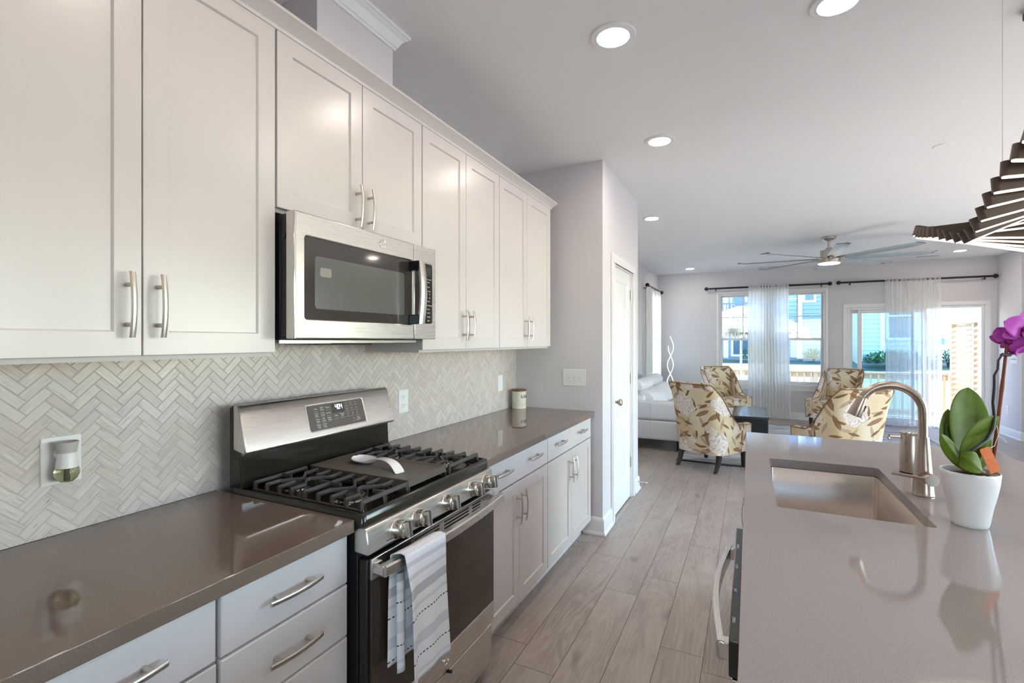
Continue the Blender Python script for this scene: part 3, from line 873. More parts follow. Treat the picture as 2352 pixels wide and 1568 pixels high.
    def bar(mb, pts, drop=True):
        """cast bar along plan points, top at gz1; optionally turning down at both ends"""
        P = [Vector((x, y, gz1 - .006)) for x, y in pts]
        rs = []; n = len(P)
        for i, p in enumerate(P):
            d = (P[min(i + 1, n - 1)] - P[max(i - 1, 0)]).normalized(); s = Vector((d.y, -d.x, 0))
            rs.append([tuple(p + s * a + Vector((0, 0, h))) for a, h in ((-bw, -.008), (bw, -.008), (bw * .85, .004), (bw * .5, .006), (-bw * .5, .006), (-bw * .85, .004))])
        mb.rings(rs)
        if drop:
            for (x, y), (x2, y2) in ((pts[0], pts[1]), (pts[-1], pts[-2])):
                d = Vector((x2 - x, y2 - y, 0)).normalized() * .012
                s = Vector((d.y, -d.x, 0)).normalized() * bw
                top = [Vector((x, y, gz1 - .003)), Vector((x, y, gz1 - .003)) + d]
                q0 = Vector((x, y, tz + .001)) - d * .35; q1 = q0 + d * .9
                vs = [tuple(v + s * k) for v in (top[0] - d * .15, top[1], q1, q0) for k in (-1, 1)]
                mb.add(vs, [(0, 2, 4, 6), (7, 5, 3, 1), (0, 1, 3, 2), (2, 3, 5, 4), (4, 5, 7, 6), (6, 7, 1, 0)])
    def smooth(pts, n=6):
        out = []
        for i in range(len(pts) - 1):
            for k in range(n):
                u = k / n; a, b = pts[i], pts[i + 1]; s_ = u * u * (3 - 2 * u)
                out.append((a[0] + (b[0] - a[0]) * u, a[1] + (b[1] - a[1]) * (s_)))
        return out + [pts[-1]]
    def grate(ga, gb):
        mb = MB(); x0, x1 = .150, .632
        cx = [x0 + (x1 - x0) * k / 8 for k in range(9)]
        m1, m2 = ga + (gb - ga) * .42, ga + (gb - ga) * .58
        W = gb - ga
        bar(mb, [(cx[0], ga), (cx[0], gb)]); bar(mb, [(cx[8], ga), (cx[8], gb)]); bar(mb, [(cx[4], ga), (cx[4], gb)])
        for o in (0, 4):
            a, b, c, d = cx[o], cx[o + 1], cx[o + 2], cx[o + 3]
            mid = (b + d) / 2
            # two waisted bars that almost meet over the burner
            bar(mb, [(b, ga), (b, ga + W * .24), (c - .012, ga + W * .44), (c - .012, ga + W * .52), (b, ga + W * .74), (b, gb)])
            bar(mb, [(d, ga), (d, ga + W * .26), (c + .012, ga + W * .47), (c + .012, ga + W * .55), (d, ga + W * .76), (d, gb)])
            bar(mb, [(c, ga), (c, ga + W * .30)]); bar(mb, [(c, gb), (c, gb - W * .30)])
            bar(mb, [(cx[o + (0 if o == 0 else 4)], (ga + gb) / 2), (cx[o + (0 if o == 0 else 4)] + (.05 if o == 0 else -.05), (ga + gb) / 2)], False)
        bar(mb, [(cx[4] - .05, (ga + gb) / 2), (cx[4] + .05, (ga + gb) / 2)], False)
        # side rails low down
        for y in (ga, gb): mb.box(x0 - .006, y - .005, tz + .004, x1 + .006, y + .005, tz + .016)
        return mb.build('grate', M['castiron'], t, bevel=.0015, smooth=40)
    grate(1.108, 1.328); grate(1.584, 1.804)
    # centre griddle
    q = MB(); ga, gb = 1.338, 1.574; x0, x1 = .150, .632
    ro = rrect(x0, ga, x1, gb, .012, 4)
    def ri(d): return rrect(x0 + d, ga + d, x1 - d, gb - d, .012, 4)
    q.rings([[(x, y, gz0 - .004) for x, y in ro], [(x, y, gz1) for x, y in ro], [(x, y, gz1 + .001) for x, y in ri(.004)], [(x, y, gz1 - .001) for x, y in ri(.010)], [(x, y, gz1 - .006) for x, y in ri(.018)]])
    gr = q.build('griddle', M['griddle'], t, smooth=40)
    fr = MB()
    for x in (x0 + .004, x1 - .012):
        for y in (ga, gb - .012): fr.box(x, y, tz, x + .010, y + .012, gz0)
    fr.build('griddle_foot', M['castiron'], gr)
gas_range()

def spoon_rest():
    """shallow spoon-shaped dish with a bent handle"""
    zs = .949 + .0005
    t = thing('spoon_rest', 'white glazed ceramic spoon rest lying on the range griddle', 'spoon rest', (.36, 1.47, zs))
    A = Vector((.268, 1.492)); B = Vector((.535, 1.418))
    d = (B - A).normalized(); s = Vector((-d.y, d.x)); Lt = (B - A).length + .05
    st = [(-.052, .004, .022), (-.047, .022, .020), (-.035, .036, .019), (-.015, .046, .018), (.010, .049, .018), (.035, .044, .019), (.055, .032, .021), (.072, .023, .026), (.095, .018, .032), (.125, .016, .037), (.160, .017, .040), (.190, .019, .038), (.215, .021, .030), (.235, .022, .018), (.248, .0215, .006), (.252, .020, .0)]
    rs = []
    for i, (l, w, h) in enumerate(st):
        p = A + d * (l + .02); ring = []
        bowl = 1.0 if l < .05 else max(0.0, 1 - (l - .05) / .03)
        th = .006
        prof = []
        n = 7
        for k in range(n):           # top, from +w to -w
            u = 1 - 2 * k / (n - 1); dip = bowl * (1 - u * u) * min(.014, w * .4)
            prof.append((u * w, h - dip))
        for k in range(n):           # underside
            u = -1 + 2 * k / (n - 1); 
            zb = h - th - bowl * (1 - abs(u) ** 3) * (max(h - th - .0005, 0)) if bowl > 0 else h - th
            prof.append((u * w * .97, zb))
        for a, z in prof:
            q = p + s * a; ring.append((q.x, q.y, zs + max(z, .0003)))
        rs.append(ring)
    MB().rings(rs).build('dish', M['ceramic'], t, smooth=60, subsurf=1)
spoon_rest()

def towel():
    t = thing('dish_towel', 'white dish towel with grey and black stripes hanging over the oven door handle', 'towel', (.74, 1.25, .40))
    # profile: front fall, over the bar, back fall;  s measured downwards from the fold
    ztop = .795
    def path(s):
        # s<0 back side, s>0 front side
        if abs(s) < .025:
            a = s / .025 * (PI / 2); return (math.sin(a) * .0235, math.cos(a) * .008)
        return (.0235 * (1 if s > 0 else -1), -(abs(s) - .025))
    yh = lambda y: .700 + .036 + .022 * math.sin(PI * min(max((y - 1.087) / .743, 0), 1)) ** .9 + .003
    for nm, y0, y1, s0, s1, dx in (('front_fold', 1.150, 1.345, -.03, .415, 0.0), ):
        pass
    mb = MB(); nu, nv = 24, 60
    uv = []
    def fn(i, j):
        s = -.36 + (.42 + .36) * j
        y = 1.150 + .192 * i
        px, pz = path(s)
        hang = max(0, abs(s) - .03)
        drift = .018 * hang / .4 * (1 if s > 0 else .2)
        spread = 1 + (.06 * hang / .4)
        yy = 1.246 + (y - 1.246) * spread + (drift if s > 0 else -.012)
        fold = .005 * math.sin(i * 5.0 + .6) * min(1, hang / .12) + .003 * math.sin(i * 11 + hang * 6) * min(1, hang / .2) + .016 * max(0, .18 - i) / .18 * min(1, hang / .1)
        x = yh(y) + px + (fold if s > 0 else -fold * .3) + (.006 * hang / .4 if s > 0 else 0)
        uv.append((i * .2, abs(s)))
        return (max(x, .712), yy, ztop + pz + (.004 * math.sin(i * 5) if hang > .3 else 0))
    mb.grid(fn, nu, nv)
    tw = mb.build('cloth', M['towel'], t, smooth=80, solid=.003, uvfn=lambda vi, c: uv[vi])
    # the inner layer peeping out on the left
    m2 = MB(); uv2 = []
    def fn2(i, j):
        s = .03 + .30 * j; y = 1.146 + .045 * i
        hang = s - .03
        uv2.append((i * .08, s + .1))
        return (.742 + .010 * math.sin(i * 4) - .004, y + .012 * hang, ztop - .025 - s)
    m2.grid(fn2, 8, 30)
    m2.build('inner_layer', M['towel'], t, smooth=80, solid=.003, uvfn=lambda vi, c: uv2[vi])
towel()

# ------------------------------------------------------------------ things on the walls and the counter
def plate(parent, org, xd, yd, w, h, m=M['whiteplastic'], name='cover_plate', d=.005):
    T = frame_T(org, xd, yd)
    return MB().rings([[tuple(T @ Vector((x, y, z))) for x, y in rrect(-w / 2 + e, -h / 2 + e, w / 2 - e, h / 2 - e, .004, 3)] for e, z in ((0, 0), (0, d * .6), (.002, d), )]).build(name, m, parent)
def air_freshener():
    yc, zc = .638, 1.116
    t = thing('wall_plate', 'blank white square wall plate on the left backsplash behind the air freshener', 'wall plate', (.007, yc, zc))
    plate(t, (.0068, yc, zc), (0, 1, 0), (0, 0, 1), .088, .128)
    a = thing('air_freshener', 'white plug-in air freshener with a bulb of yellowish oil', 'air freshener', (.012, yc, zc))
    y, x = .636, .045
    z0 = 1.122
    MB().cyl((.0118, y, z0 + .012), (.034, y, z0 + .012), .017, seg=24).build('plug_body', M['whiteplastic'], a)
    b = MB(); b.lathe([(.024, z0 - .022), (.023, z0 - .010), (.021, z0 + .006), (.0205, z0 + .022), (.021, z0 + .030)], c=(x, y, 0), seg=32); b.build('housing', M['whiteplastic'], a)
    b = MB(); b.lathe([(.0212, z0 + .018), (.0225, z0 + .032), (.0245, z0 + .046), (.0238, z0 + .047), (.0205, z0 + .038), (.0001, z0 + .036)], c=(x, y, 0), seg=32); b.build('vent_cup', M['greyplastic'], a)
    g = mat('oil_glass', (.86, .84, .50), .03, trans=.92, ior=1.4)
    b = MB(); b.lathe([(.0001, z0 - .060), (.014, z0 - .059), (.022, z0 - .052), (.0268, z0 - .040), (.0268, z0 - .030), (.024, z0 - .0225), (.0001, z0 - .0225)], c=(x, y, 0), seg=32); bl = b.build('oil_bottle', g, a)
    MB().cyl((x, y, z0 - .053), (x, y, z0 - .024), .005, seg=12).build('wick', M['whiteplastic'], bl)
air_freshener()
def outlet():
    yc, zc = 2.083, 1.112
    t = thing('outlet', 'white duplex outlet on the backsplash right of the range', 'outlet', (.007, yc, zc))
    p = plate(t, (.0068, yc, zc), (0, 1, 0), (0, 0, 1), .080, .124)
    for dz in (-.0225, .0225):
        T = frame_T((.0118, yc, zc + dz), (0, 1, 0), (0, 0, 1))
        s = MB(); s.rings([[tuple(T @ Vector((x, y, z))) for x, y in rrect(-.0165, -.0135, .0165, .0135, .011, 5)] for z in (-.001, .0015)]); so = s.build('socket', M['whiteplastic'], t)
        q = MB(); q.box(-.0078, -.001, .0014, -.0058, .007, .002, T); q.box(.0058, -.001, .0014, .0078, .007, .002, T); q.lathe([(.0001, .0014), (.0024, .0014), (.0024, .002), (.0001, .002)], c=(0, -.007, 0), seg=10, T=T)
        q.build('slots', M['printdark'], so)
outlet()
def rocker():
    yc, zc = 3.213, 1.120
    t = thing('rocker_switch', 'slim white rocker switch plate near the sugar canister', 'switch', (.007, yc, zc))
    plate(t, (.0068, yc, zc), (0, 1, 0), (0, 0, 1), .074, .120)
    T = frame_T((.0118, yc, zc), (0, 1, 0), (0, 0, 1))
    MB().box(-.0165, -.033, -.001, .0165, .033, .003, T).build('rocker', M['whiteplastic'], t, bevel=.001)
rocker()
def toggles():
    xc, zc = .492, 1.158
    t = thing('toggle_switch_plate', 'white plate of three toggle switches on the pantry wall', 'switch', (xc, 3.502, zc))
    T = frame_T((xc, 3.5018, zc), (1, 0, 0), (0, 0, 1))
    plate(t, (xc, 3.5018, zc), (1, 0, 0), (0, 0, 1), .178, .126)
    for k in (-1, 0, 1):
        m = MB(); m.box(k * .046 - .005, -.011, .004, k * .046 + .005, .011, .0055, T); fr = m.build('slot_frame', M['greyplastic'], t)
        m = MB(); m.box(k * .046 - .0035, -.003, .005, k * .046 + .0035, .005, .015, T); m.build('toggle', M['whiteplastic'], fr, bevel=.001)
toggles()
def right_wall_plates():
    t = thing('switch_plate', 'white multi-switch plate on the right wall behind the orchid', 'switch', (5.18, 9.64, 1.165))
    plate(t, (5.1798, 9.64, 1.165), (0, -1, 0), (0, 0, 1), .21, .124)
    T = frame_T((5.1752, 9.64, 1.165), (0, -1, 0), (0, 0, 1))
    for k in (-1.5, -.5, .5, 1.5): MB().box(k * .046 - .004, -.006, 0, k * .046 + .004, .006, .009, T).build('toggle', M['greyplastic'], t)
    t = thing('outlet', 'white outlet low on the right wall above the baseboard', 'outlet', (5.18, 9.85, .40))
    plate(t, (5.1798, 9.85, .40), (0, -1, 0), (0, 0, 1), .076, .122)
    T = frame_T((5.1752, 9.85, .40), (0, -1, 0), (0, 0, 1))
    for dz in (-.022, .022): MB().box(-.014, dz - .012, 0, .014, dz + .012, .0012, T).build('socket', M['greyplastic'], t)
right_wall_plates()
def canister():
    x, y, z = .082, 3.39, .9145
    t = thing('canister', 'cream sugar canister with a brown wooden lid in the counter corner', 'canister', (x, y, z))
    r = .056; prof = [(.0001, 0), (r - .002, 0), (r, .003)]
    for k in range(5): prof += [(r, .010 + k * .010), (r - .0022, .014 + k * .010), (r - .0022, .016 + k * .010), (r, .020 + k * .010)]
    prof += [(r, .064), (r, .134), (r - .004, .136), (.0001, .136)]
    b = MB().lathe([(a, z + h) for a, h in prof], c=(x, y, 0), seg=48).build('jar', M['cream'], t)
    MB().lathe([(.0001, z + .136), (r - .001, z + .136), (r + .002, z + .139), (r + .002, z + .146), (r - .001, z + .148), (.0001, z + .149)], c=(x, y, 0), seg=48).build('lid', M['lidwood'], t)
    tx = MB(); a0 = math.atan2(-3.39, 1.688 - .082)
    for k, ch in enumerate('SUGAR'):
        a = a0 + .34 + (k) * .235
        n = Vector((math.cos(a), math.sin(a), 0)); p = (x + n.x * (r + .0002), y + n.y * (r + .0002), z + .094)
        text_into(tx, ch, .034, frame_T(p, (-n.y, n.x, 0), (0, 0, 1)), extrude=.0003)
    tx.build('lettering', M['printdark'], b)
canister()

# ------------------------------------------------------------------ pantry door
def pantry_door():
    y0, y1, xf = 3.812, 4.470, .700
    st = .105; rails = ((.012, .22), (.83, 1.00), (1.94, 2.045))
    o = MB(); o.box(xf - .035, y0, .012, xf - .0105, y1, 2.045)
    o.box(xf - .0105, y0, .012, xf, y0 + st, 2.045); o.box(xf - .0105, y1 - st, .012, xf, y1, 2.045)
    for z0, z1 in rails: o.box(xf - .0105, y0 + st, z0, xf, y1 - st, z1)
    d = struct(o.build('door_1', M['trim']))
    for z0, z1 in ((.22, .83), (1.00, 1.94)):
        p = MB(); a, b = y0 + st, y1 - st
        def rect(x, e): return [(x, a + e, z0 + e), (x, b - e, z0 + e), (x, b - e, z1 - e), (x, a + e, z1 - e)]
        p.rings([rect(xf - .0104, .0005), rect(xf - .0005, .0005), rect(xf - .002, .006), rect(xf - .0085, .014), rect(xf - .0090, .032), rect(xf - .0015, .060)]); p.build('panel', M['trim'], d, smooth=20)
    for z in (.325, 1.095, 1.853):
        h = MB(); h.box(xf - .002, y1 + .002, z - .045, xf + .006, y1 + .030, z + .045); h.cyl((xf + .008, y1 + .004, z - .047), (xf + .008, y1 + .004, z + .047), .006, seg=12)
        h.build('hinge', M['nickel'], d)
    k = MB(); zc, yc = .942, y0 + .062
    k.lathe([(.0001, 0), (.031, 0), (.031, .004), (.026, .009), (.012, .013), (.011, .030), (.016, .036), (.026, .044), (.029, .054), (.027, .062), (.018, .068), (.0001, .070)], seg=28, T=frame_T((xf, yc, zc), (0, 1, 0), (0, 0, 1)))
    k.build('knob', M['bronze'], d)
    # jambs and casing
    j = MB(); j.box(.601, 3.801, .001, .7118, 3.811, 2.059); j.box(.601, 4.472, .001, .7118, 4.499, 2.059); j.box(.601, 3.811, 2.047, .7118, 4.472, 2.059); j.build('jamb', M['trim'], d)
    c = MB(); cx = .7125
    def casing(y0_, y1_, z0_, z1_): c.box(cx, y0_, z0_, cx + .012, y1_, z1_)
    for e, h in ((0, .014), (.012, .020)):
        c.box(cx, 3.735 + e, .001, cx + h, 3.802 - e * .3, 2.058); c.box(cx, 4.492 + e * .3, .001, cx + h, 4.562 - e, 2.058); c.box(cx, 3.735 + e, 2.0585 , cx + h, 4.562 - e, 2.128 - e)
    struct(c.build('trim_3', M['trim'], None, bevel=.003))
    s = MB(); p0 = Vector((.730, 4.70, .085)); pts = []
    for i in range(80):
        a = i / 80; pts.append((p0.x + a * .07, p0.y + .006 * math.cos(a * 90), p0.z + .006 * math.sin(a * 90)))
    t = thing('door_stop', 'small white-tipped spring door stop on the baseboard beyond the pantry door', 'door stop', tuple(p0))
    s.tube(pts, .0014, 6); s.build('spring', M['chrome'], t)
    MB().cyl((p0.x - .012, p0.y, p0.z), (p0.x + .002, p0.y, p0.z), .010, seg=14).build('mount', M['chrome'], t)
    MB().cyl((p0.x + .069, p0.y, p0.z), (p0.x + .082, p0.y, p0.z), .0085, seg=14).build('tip', M['whiteplastic'], t)
pantry_door()

# ------------------------------------------------------------------ island with sink, tap, dishwasher
IX0, IX1, IY0, IY1 = 1.671, 2.742, .15, 3.094
SKX0, SKX1, SKY0, SKY1 = 1.766, 2.162, 1.742, 2.456
def island():
    mb = MB(); r = .014
    hole = rrect(SKX0, SKY0, SKX1, SKY1, r, 4)
    slab_with_hole(mb, [(IX1, IY1), (IX0, IY1), (IX0, IY0), (IX1, IY0)], hole, .876, .914)
    tagit(mb.build('island_countertop', M['quartz_i'], weld=True, bevel=.0015), 'glossy grey quartz island countertop with an undermount sink cut into it', 'countertop')
    t = thing('island_cabinet', 'white base cabinets under the island countertop', 'cabinet', (2.05, 1.6, 0))
    b = MB(); xa, xb = 1.712, 2.40
    b.box(xa, IY0 + .02, .10, xb, .985, .875); b.box(xa, 1.632, .10, xb, 1.66, .875); b.box(xa, 1.66, .10, xb, IY1 - .03, .60); b.box(xa, 2.55, .60, xb, IY1 - .03, .875); b.box(xa, 1.66, .60, xa + .02, 2.55, .875); b.box(xb - .02, 1.66, .60, xb, 2.55, .875)
    b.box(xa + .06, IY0 + .04, 0, xb - .03, IY1 - .05, .10); b.build('body', M['cabbox'], t)
    for a, c, hy in ((1.662, 2.085, None), (2.088, 2.54, 2.50), (2.545, 3.06, None)):
        d = MB(); shaker(d, 1.690, a, c, .108, .868, -1); dr = d.build('door', M['cab'], t, smooth=25)
        if hy: pull(dr, 1.690, hy, .63, 'z', -1)
    d = MB(); shaker(d, 1.690, .18, .98, .108, .868, -1); d.build('door', M['cab'], t, smooth=25)
    # sink bowl
    s = MB()
    def ring(e, z, r_): return [(x, y, z) for x, y in rrect(SKX0 + e, SKY0 + e, SKX1 - e, SKY1 - e, r_, 5)]
    s.rings([ring(-.018, .8755, .02), ring(-.003, .8755, .016), ring(.0, .872, .016), ring(.003, .68, .018), ring(.006, .664, .02), ring(.016, .655, .025), ring(.14, .650, .03)], cap=False)
    s.f.append(tuple(len(s.v) - 24 + k for k in range(24))); s.mi.append(0)
    sk = thing('sink', 'rectangular stainless undermount sink set in the island', 'sink', (1.964, 2.1, .65))
    s.build('bowl', M['steel_x'], sk, smooth=40, solid=.0)
    MB().lathe([(.0001, .652), (.038, .652), (.042, .656), (.030, .657), (.0001, .655)], c=(1.964, 2.1, 0), seg=28).build('drain', M['chrome'], sk)
island()
def faucet():
    x, y, z = 2.217, 2.092, .9142
    t = thing('faucet', 'brushed nickel gooseneck pull-down faucet behind the sink', 'faucet', (x, y, z))
    b = MB(); b.lathe([(.0001, z), (.031, z), (.0315, z + .003), (.030, z + .006), (.0285, z + .03), (.0245, z + .09), (.0195, z + .16), (.0165, z + .198), (.0001, z + .198)], c=(x, y, 0), seg=40); b.build('base', M['bronze'], t)
    pts = []; r = .090; zc = 1.194
    pts += [(x, y, z + .197), (x, y, z + .24)]
    for i in range(25):
        a = math.radians(0 + 150 * i / 24)
        pts.append((x - r + r * math.cos(a), y, zc + r * math.sin(a)))
    sp = MB(); sp.tube(pts, .0135, 24); sp.build('spout', M['bronze'], t, smooth=60)
    e = Vector(pts[-1]); d = (Vector(pts[-1]) - Vector(pts[-2])).normalized(); d = (d + Vector((.18, 0, -.10))).normalized()
    h = MB(); h.tube([tuple(e + d * q) for q in (.001, .005, .03, .068, .072)], [.0145, .0155, .0178, .0225, .0215], 28); hd = h.build('spray_head', M['bronze'], t, smooth=60)
    sd = d.cross(Vector((0, 1, 0)))
    bt = MB(); bt.box(-.005, -.012, 0, .005, .012, .003, frame_T(tuple(e + d * .038 + sd * .0185), (0, -1, 0), tuple(d))); bt.build('spray_button', M['blackm'], hd, bevel=.001)
    v = MB(); dirv = Vector((.10, -1, -.02)).normalized(); c0 = Vector((x, y, .982))
    v.tube([tuple(c0 + dirv * q) for q in (.0, .042, .045, .068, .070)], [.0175, .0175, .0195, .0195, .0185], 28); hv = v.build('handle', M['bronze'], t, smooth=50)
    l = MB(); q0 = c0 + dirv * .057; l.tube([tuple(q0 + Vector((-.015, 0, .0))), tuple(q0 + Vector((-.045, .004, .004))), tuple(q0 + Vector((-.100, .012, .008)))], [.0065, .0052, .0044], 14); l.build('lever', M['bronze'], hv)
faucet()
def soap():
    x, y, z = 2.262, 2.425, .9143
    t = thing('soap_dispenser', 'stainless touchless soap dispenser standing behind the faucet', 'soap dispenser', (x, y, z))
    b = MB(); b.lathe([(.0001, z), (.0335, z), (0.0347, z + .004), (0.0347, z + .150), (0.0339, z + .152), (.0001, z + .152)], c=(x, y, 0), seg=40); bd = b.build('body', M['bronze'], t)
    MB().lathe([(0.0348, z + .0005), (0.0353, z + .0005), (0.0353, z + .005), (0.0348, z + .005)], c=(x, y, 0), seg=40, cap=False).build('foot_ring', M['blackm'], t)
    b = MB(); b.lathe([(.0001, z + .153), (.032, z + .153), (0.0347, z + .158), (0.0347, z + .162), (.0325, z + .164), (.0001, z + .164)], c=(x, y, 0), seg=40); b.build('cap', M['chrome'], t)
    s = MB(); s.box(x - .070, y - .010, z + .136, x - .024, y + .010, z + .148); s.box(x - .074, y - .007, z + .126, x - .062, y + .007, z + .140); s.build('spout', M['bronze'], t, bevel=.003)
    for dz in (.118, .052):
        MB().lathe([(.0001, 0), (.003, 0), (.003, .001), (.0001, .001)], seg=12, T=frame_T((x - .0209, y - .0279, z + dz), (.6, -.8, 0), (0, 0, 1))).build('indicator', mottled('teal_indicator', (.01, .22, .30), .4), bd)
soap()
def dishwasher():
    t = thing('dishwasher', 'stainless dishwasher with a bowed handle built into the island front', 'dishwasher', (1.66, 1.305, 0))
    y0, y1 = 1.0, 1.615; xf = 1.652
    MB().box(1.715, y0 + .01, .105, 2.28, y1 - .01, .86).build('tub', M['blackm'], t)
    MB().box(xf + .004, y0, .11, 1.708, y1, .800).build('door', M['steel_z'], t, bevel=.003)
    p = MB(); p.box(xf, y0, .803, 1.708, y1, .872); pn = p.build('control_strip', M['dwglass'], t, bevel=.003)
    tx = MB()
    for k, s in enumerate(('START', 'DRY', 'HEAVY', 'NORMAL')): text_into(tx, s, .008, frame_T((1.6595, 1.08 + k * .13, .8722), (0, 1, 0), (-1, 0, 0)))
    tx.build('lettering', M['print'], pn)
    MB().box(1.73, y0 + .01, .0, 1.765, y1 - .01, .08).build('toe_plate', M['blackm'], t)
    h = MB(); rs = []; ya, yb = 1.055, 1.565
    for i in range(21):
        q = i / 20; y = ya + (yb - ya) * q; o = xf - .016 - .022 * math.sin(PI * q)
        rs.append([(o + .006, y, .800), (o - .006, y, .800), (o - .009, y, .806), (o - .009, y, .832), (o - .006, y, .838), (o + .006, y, .838)])
    h.rings(rs); hd = h.build('handle', M['steel_y'], pn, smooth=30)
    for y in (ya - .002, yb - .026): MB().box(xf - .022, y, .802, xf + .004, y + .028, .836).build('handle_bracket', M['chrome'], hd, bevel=.003)
dishwasher()

def orchid():
    x, y, z = 2.262, 1.818, .9145
    t = thing('potted_orchid', 'purple orchid in a white ceramic pot on the island', 'plant', (x, y, z))
    Q = .735
    p = MB(); p.lathe([(r * Q, h) for r, h in [(.0001, z), (.052, z), (.055, z + .003), (.058, z + .012), (.067, z + .055), (.078, z + .092), (.085, z + .122), (.088, z + .146), (.0885, z + .153), (.087, z + .155), (.0845, z + .154), (.083, z + .148), (.080, z + .130), (.0001, z + .130)]], c=(x - .011, y - .005, 0), seg=56)
    p.build('pot', M['potwhite'], t, smooth=50)
    s = MB(); 
    rs = [[(x - .011 + r * Q * math.cos(a) * (1 + .03 * math.sin(3 * a)), y - .005 + r * Q * math.sin(a), z + h + .003 * math.sin(5 * a)) for a in [2 * PI * k / 24 for k in range(24)]] for r, h in ((.076, .130), (.074, .139), (.05, .144), (.001, .146))]
    s.rings(rs); s.build('potting_bark', M['soil'], t)
    mp = mottled('pale_pebble', (.55, .48, .38), .8, .2)
    for k in range(7):
        a = -1.9 + k * .52; r = .030 + .018 * random.random(); q = (x + r * math.cos(a), y + r * math.sin(a), z + .146)
        MB().lathe([(.0001, -.006), (.005, -.004), (.007, 0), (.005, .004), (.0001, .006)], c=q, seg=10).build('pebble', mp, t)
    V = Vector
    c = V((math.cos(TH), math.sin(TH), 0)); dep = V((-math.sin(TH), math.cos(TH), 0))
    def leaf(root, ctrl, tip, wid, side, m=M['leaf'], cup=.25, wpos=.55):
        root, ctrl, tip, side = V(root), V(ctrl), V(tip), V(side).normalized()
        mb = MB(); n = 20; w = 8
        def fn(i, j):
            q = j; a = root * (1 - q) ** 2 + ctrl * (2 * q * (1 - q)) + tip * q * q
            d = ((ctrl - root) * (1 - q) + (tip - ctrl) * q).normalized()
            sd = (side - d * side.dot(d)).normalized(); nr = d.cross(sd).normalized()
            e = q ** (math.log(.5) / math.log(wpos))
            prof = (math.sin(PI * min(1, e)) ** .56 if 0 < q < 1 else 0) * .5 * wid
            if q < .3: prof = max(prof, .16 * wid)
            k = (i - .5) * 2
            return tuple(a + sd * (k * prof) + nr * (cup * prof * (abs(k) ** 1.4) - (.0012 if i == .5 else 0)))
        mb.grid(fn, w, n)
        return mb.build('leaf', m, t, smooth=80, solid=.0022, subsurf=1)
    px = .00124
    eye = V((1.688, 0, 1.439)); zc0 = (V((x, y, 0)) - eye).dot(dep)
    def at(u, v, dd=0.0):
        k = (zc0 + dd) / 1110.0
        return eye + dep * (zc0 + dd) + c * ((u - 1176) * k) + V((0, 0, (782 - v) * k))
    leaf(at(2226, 1082, .0), at(2222, 980, .01), at(2224, 889, .035), .120, c, cup=-.10, wpos=.56)
    leaf(at(2218, 1078, .02), at(2160, 1030, .03), at(2178, 938, .045), .056, c, M['leaf2'], cup=-.2, wpos=.55)
    leaf(at(2222, 1080, .01), at(2196, 1050, .02), at(2174, 972, .03), .040, c, cup=-.2)
    leaf(at(2224, 1076, -.01), at(2196, 1052, -.02), at(2160, 996, -.025), .042, c * .6 + V((0, 0, .8)), cup=.2, wpos=.6)
    leaf(at(2222, 1080, -.015), at(2222, 1000, -.035), at(2295, 956, -.035), .066, (c * .62 + V((0, 0, -.78))), cup=-.12, wpos=.48)
    leaf(at(2236, 1082, .02), at(2258, 1050, .03), at(2262, 985, .035), .052, c, cup=-.15)
    leaf(at(2206, 1048, -.050), at(2226, 1052, -.064), at(2256, 1084, -.056), .056, c * .3 + V((0, 0, -1)), cup=.15, wpos=.5)
    st = MB(); P0 = at(2278, 1092, -.012); P1 = at(2313, 792, -.01)
    pts = [tuple(P0 + (P1 - P0) * (k / 12)) for k in range(13)]; rr = [.0050 - .0010 * k / 12 + (.0009 if k in (3, 8) else 0) for k in range(13)]
    st.tube(pts, rr, 12); st.build('stake', M['stake'], t, smooth=60)
    sp = MB(); q = [at(2224, 1046, -.05), at(2230, 1034, -.058), at(2246, 1024, -.055), at(2266, 1010, -.05), at(2280, 985, -.04), at(2284, 955, -.035), at(2281, 925, -.03), at(2284, 890, -.03), at(2284, 862, -.03), at(2292, 848, -.025), at(2293, 828, -.02), at(2303, 812, -.02), at(2318, 815, -.02), at(2334, 806, -.015), at(2345, 790, -.005)]
    sp.tube([tuple(v) for v in q], [.0042, .0044, .0044, .0044, .0042, .0038, .0036, .0036, .0034, .0032, .003, .0028, .0026, .0022, .0018], 10); sp.build('flower_stem', M['twig'], t, smooth=60)
    cl = MB(); cl.box(-.012, -.004, -.004, .012, .004, .004, Matrix.Translation(at(2310, 815, -.016))); cl.build('clip', M['blackm'], t, bevel=.002)
    # flowers
    def flower(pos, face, roll, size):
        f = thing_part('flower', t)
        zf = V(face).normalized(); ux = zf.cross(V((0, 0, 1))).normalized(); uy = ux.cross(zf) * -1
        uy = zf.cross(ux) * -1
        T = Matrix(((ux.x, uy.x, zf.x, pos[0]), (ux.y, uy.y, zf.y, pos[1]), (ux.z, uy.z, zf.z, pos[2]), (0, 0, 0, 1))) @ Matrix.Rotation(roll, 4, 'Z')
        mb = MB()
        for k, (a, l, w) in enumerate(((90, 1.0, .72), (210, 1.0, .70), (330, 1.0, .70))):      # sepals
            petal(mb, T, a, l * size, w * size, -.004, .0)
        mb2 = MB()
        for a in (15, 165): petal(mb2, T, a, 1.12 * size, 1.15 * size, .004, .05)
        o = mb.build('sepals', M['petal'], t, smooth=80, solid=.0012)
        o.name = 'flower'
        mb2.build('petals', M['petal'], o, smooth=80, solid=.0012)
        lp = MB(); lp.lathe([(.0001, .004), (.006, .006), (.008, .014), (.004, .020), (.0001, .021)], seg=14, T=T); petal(lp, T, 270, .55 * size, .40 * size, .010, .4)
        lp.build('lip', M['petalc'], o, smooth=80)
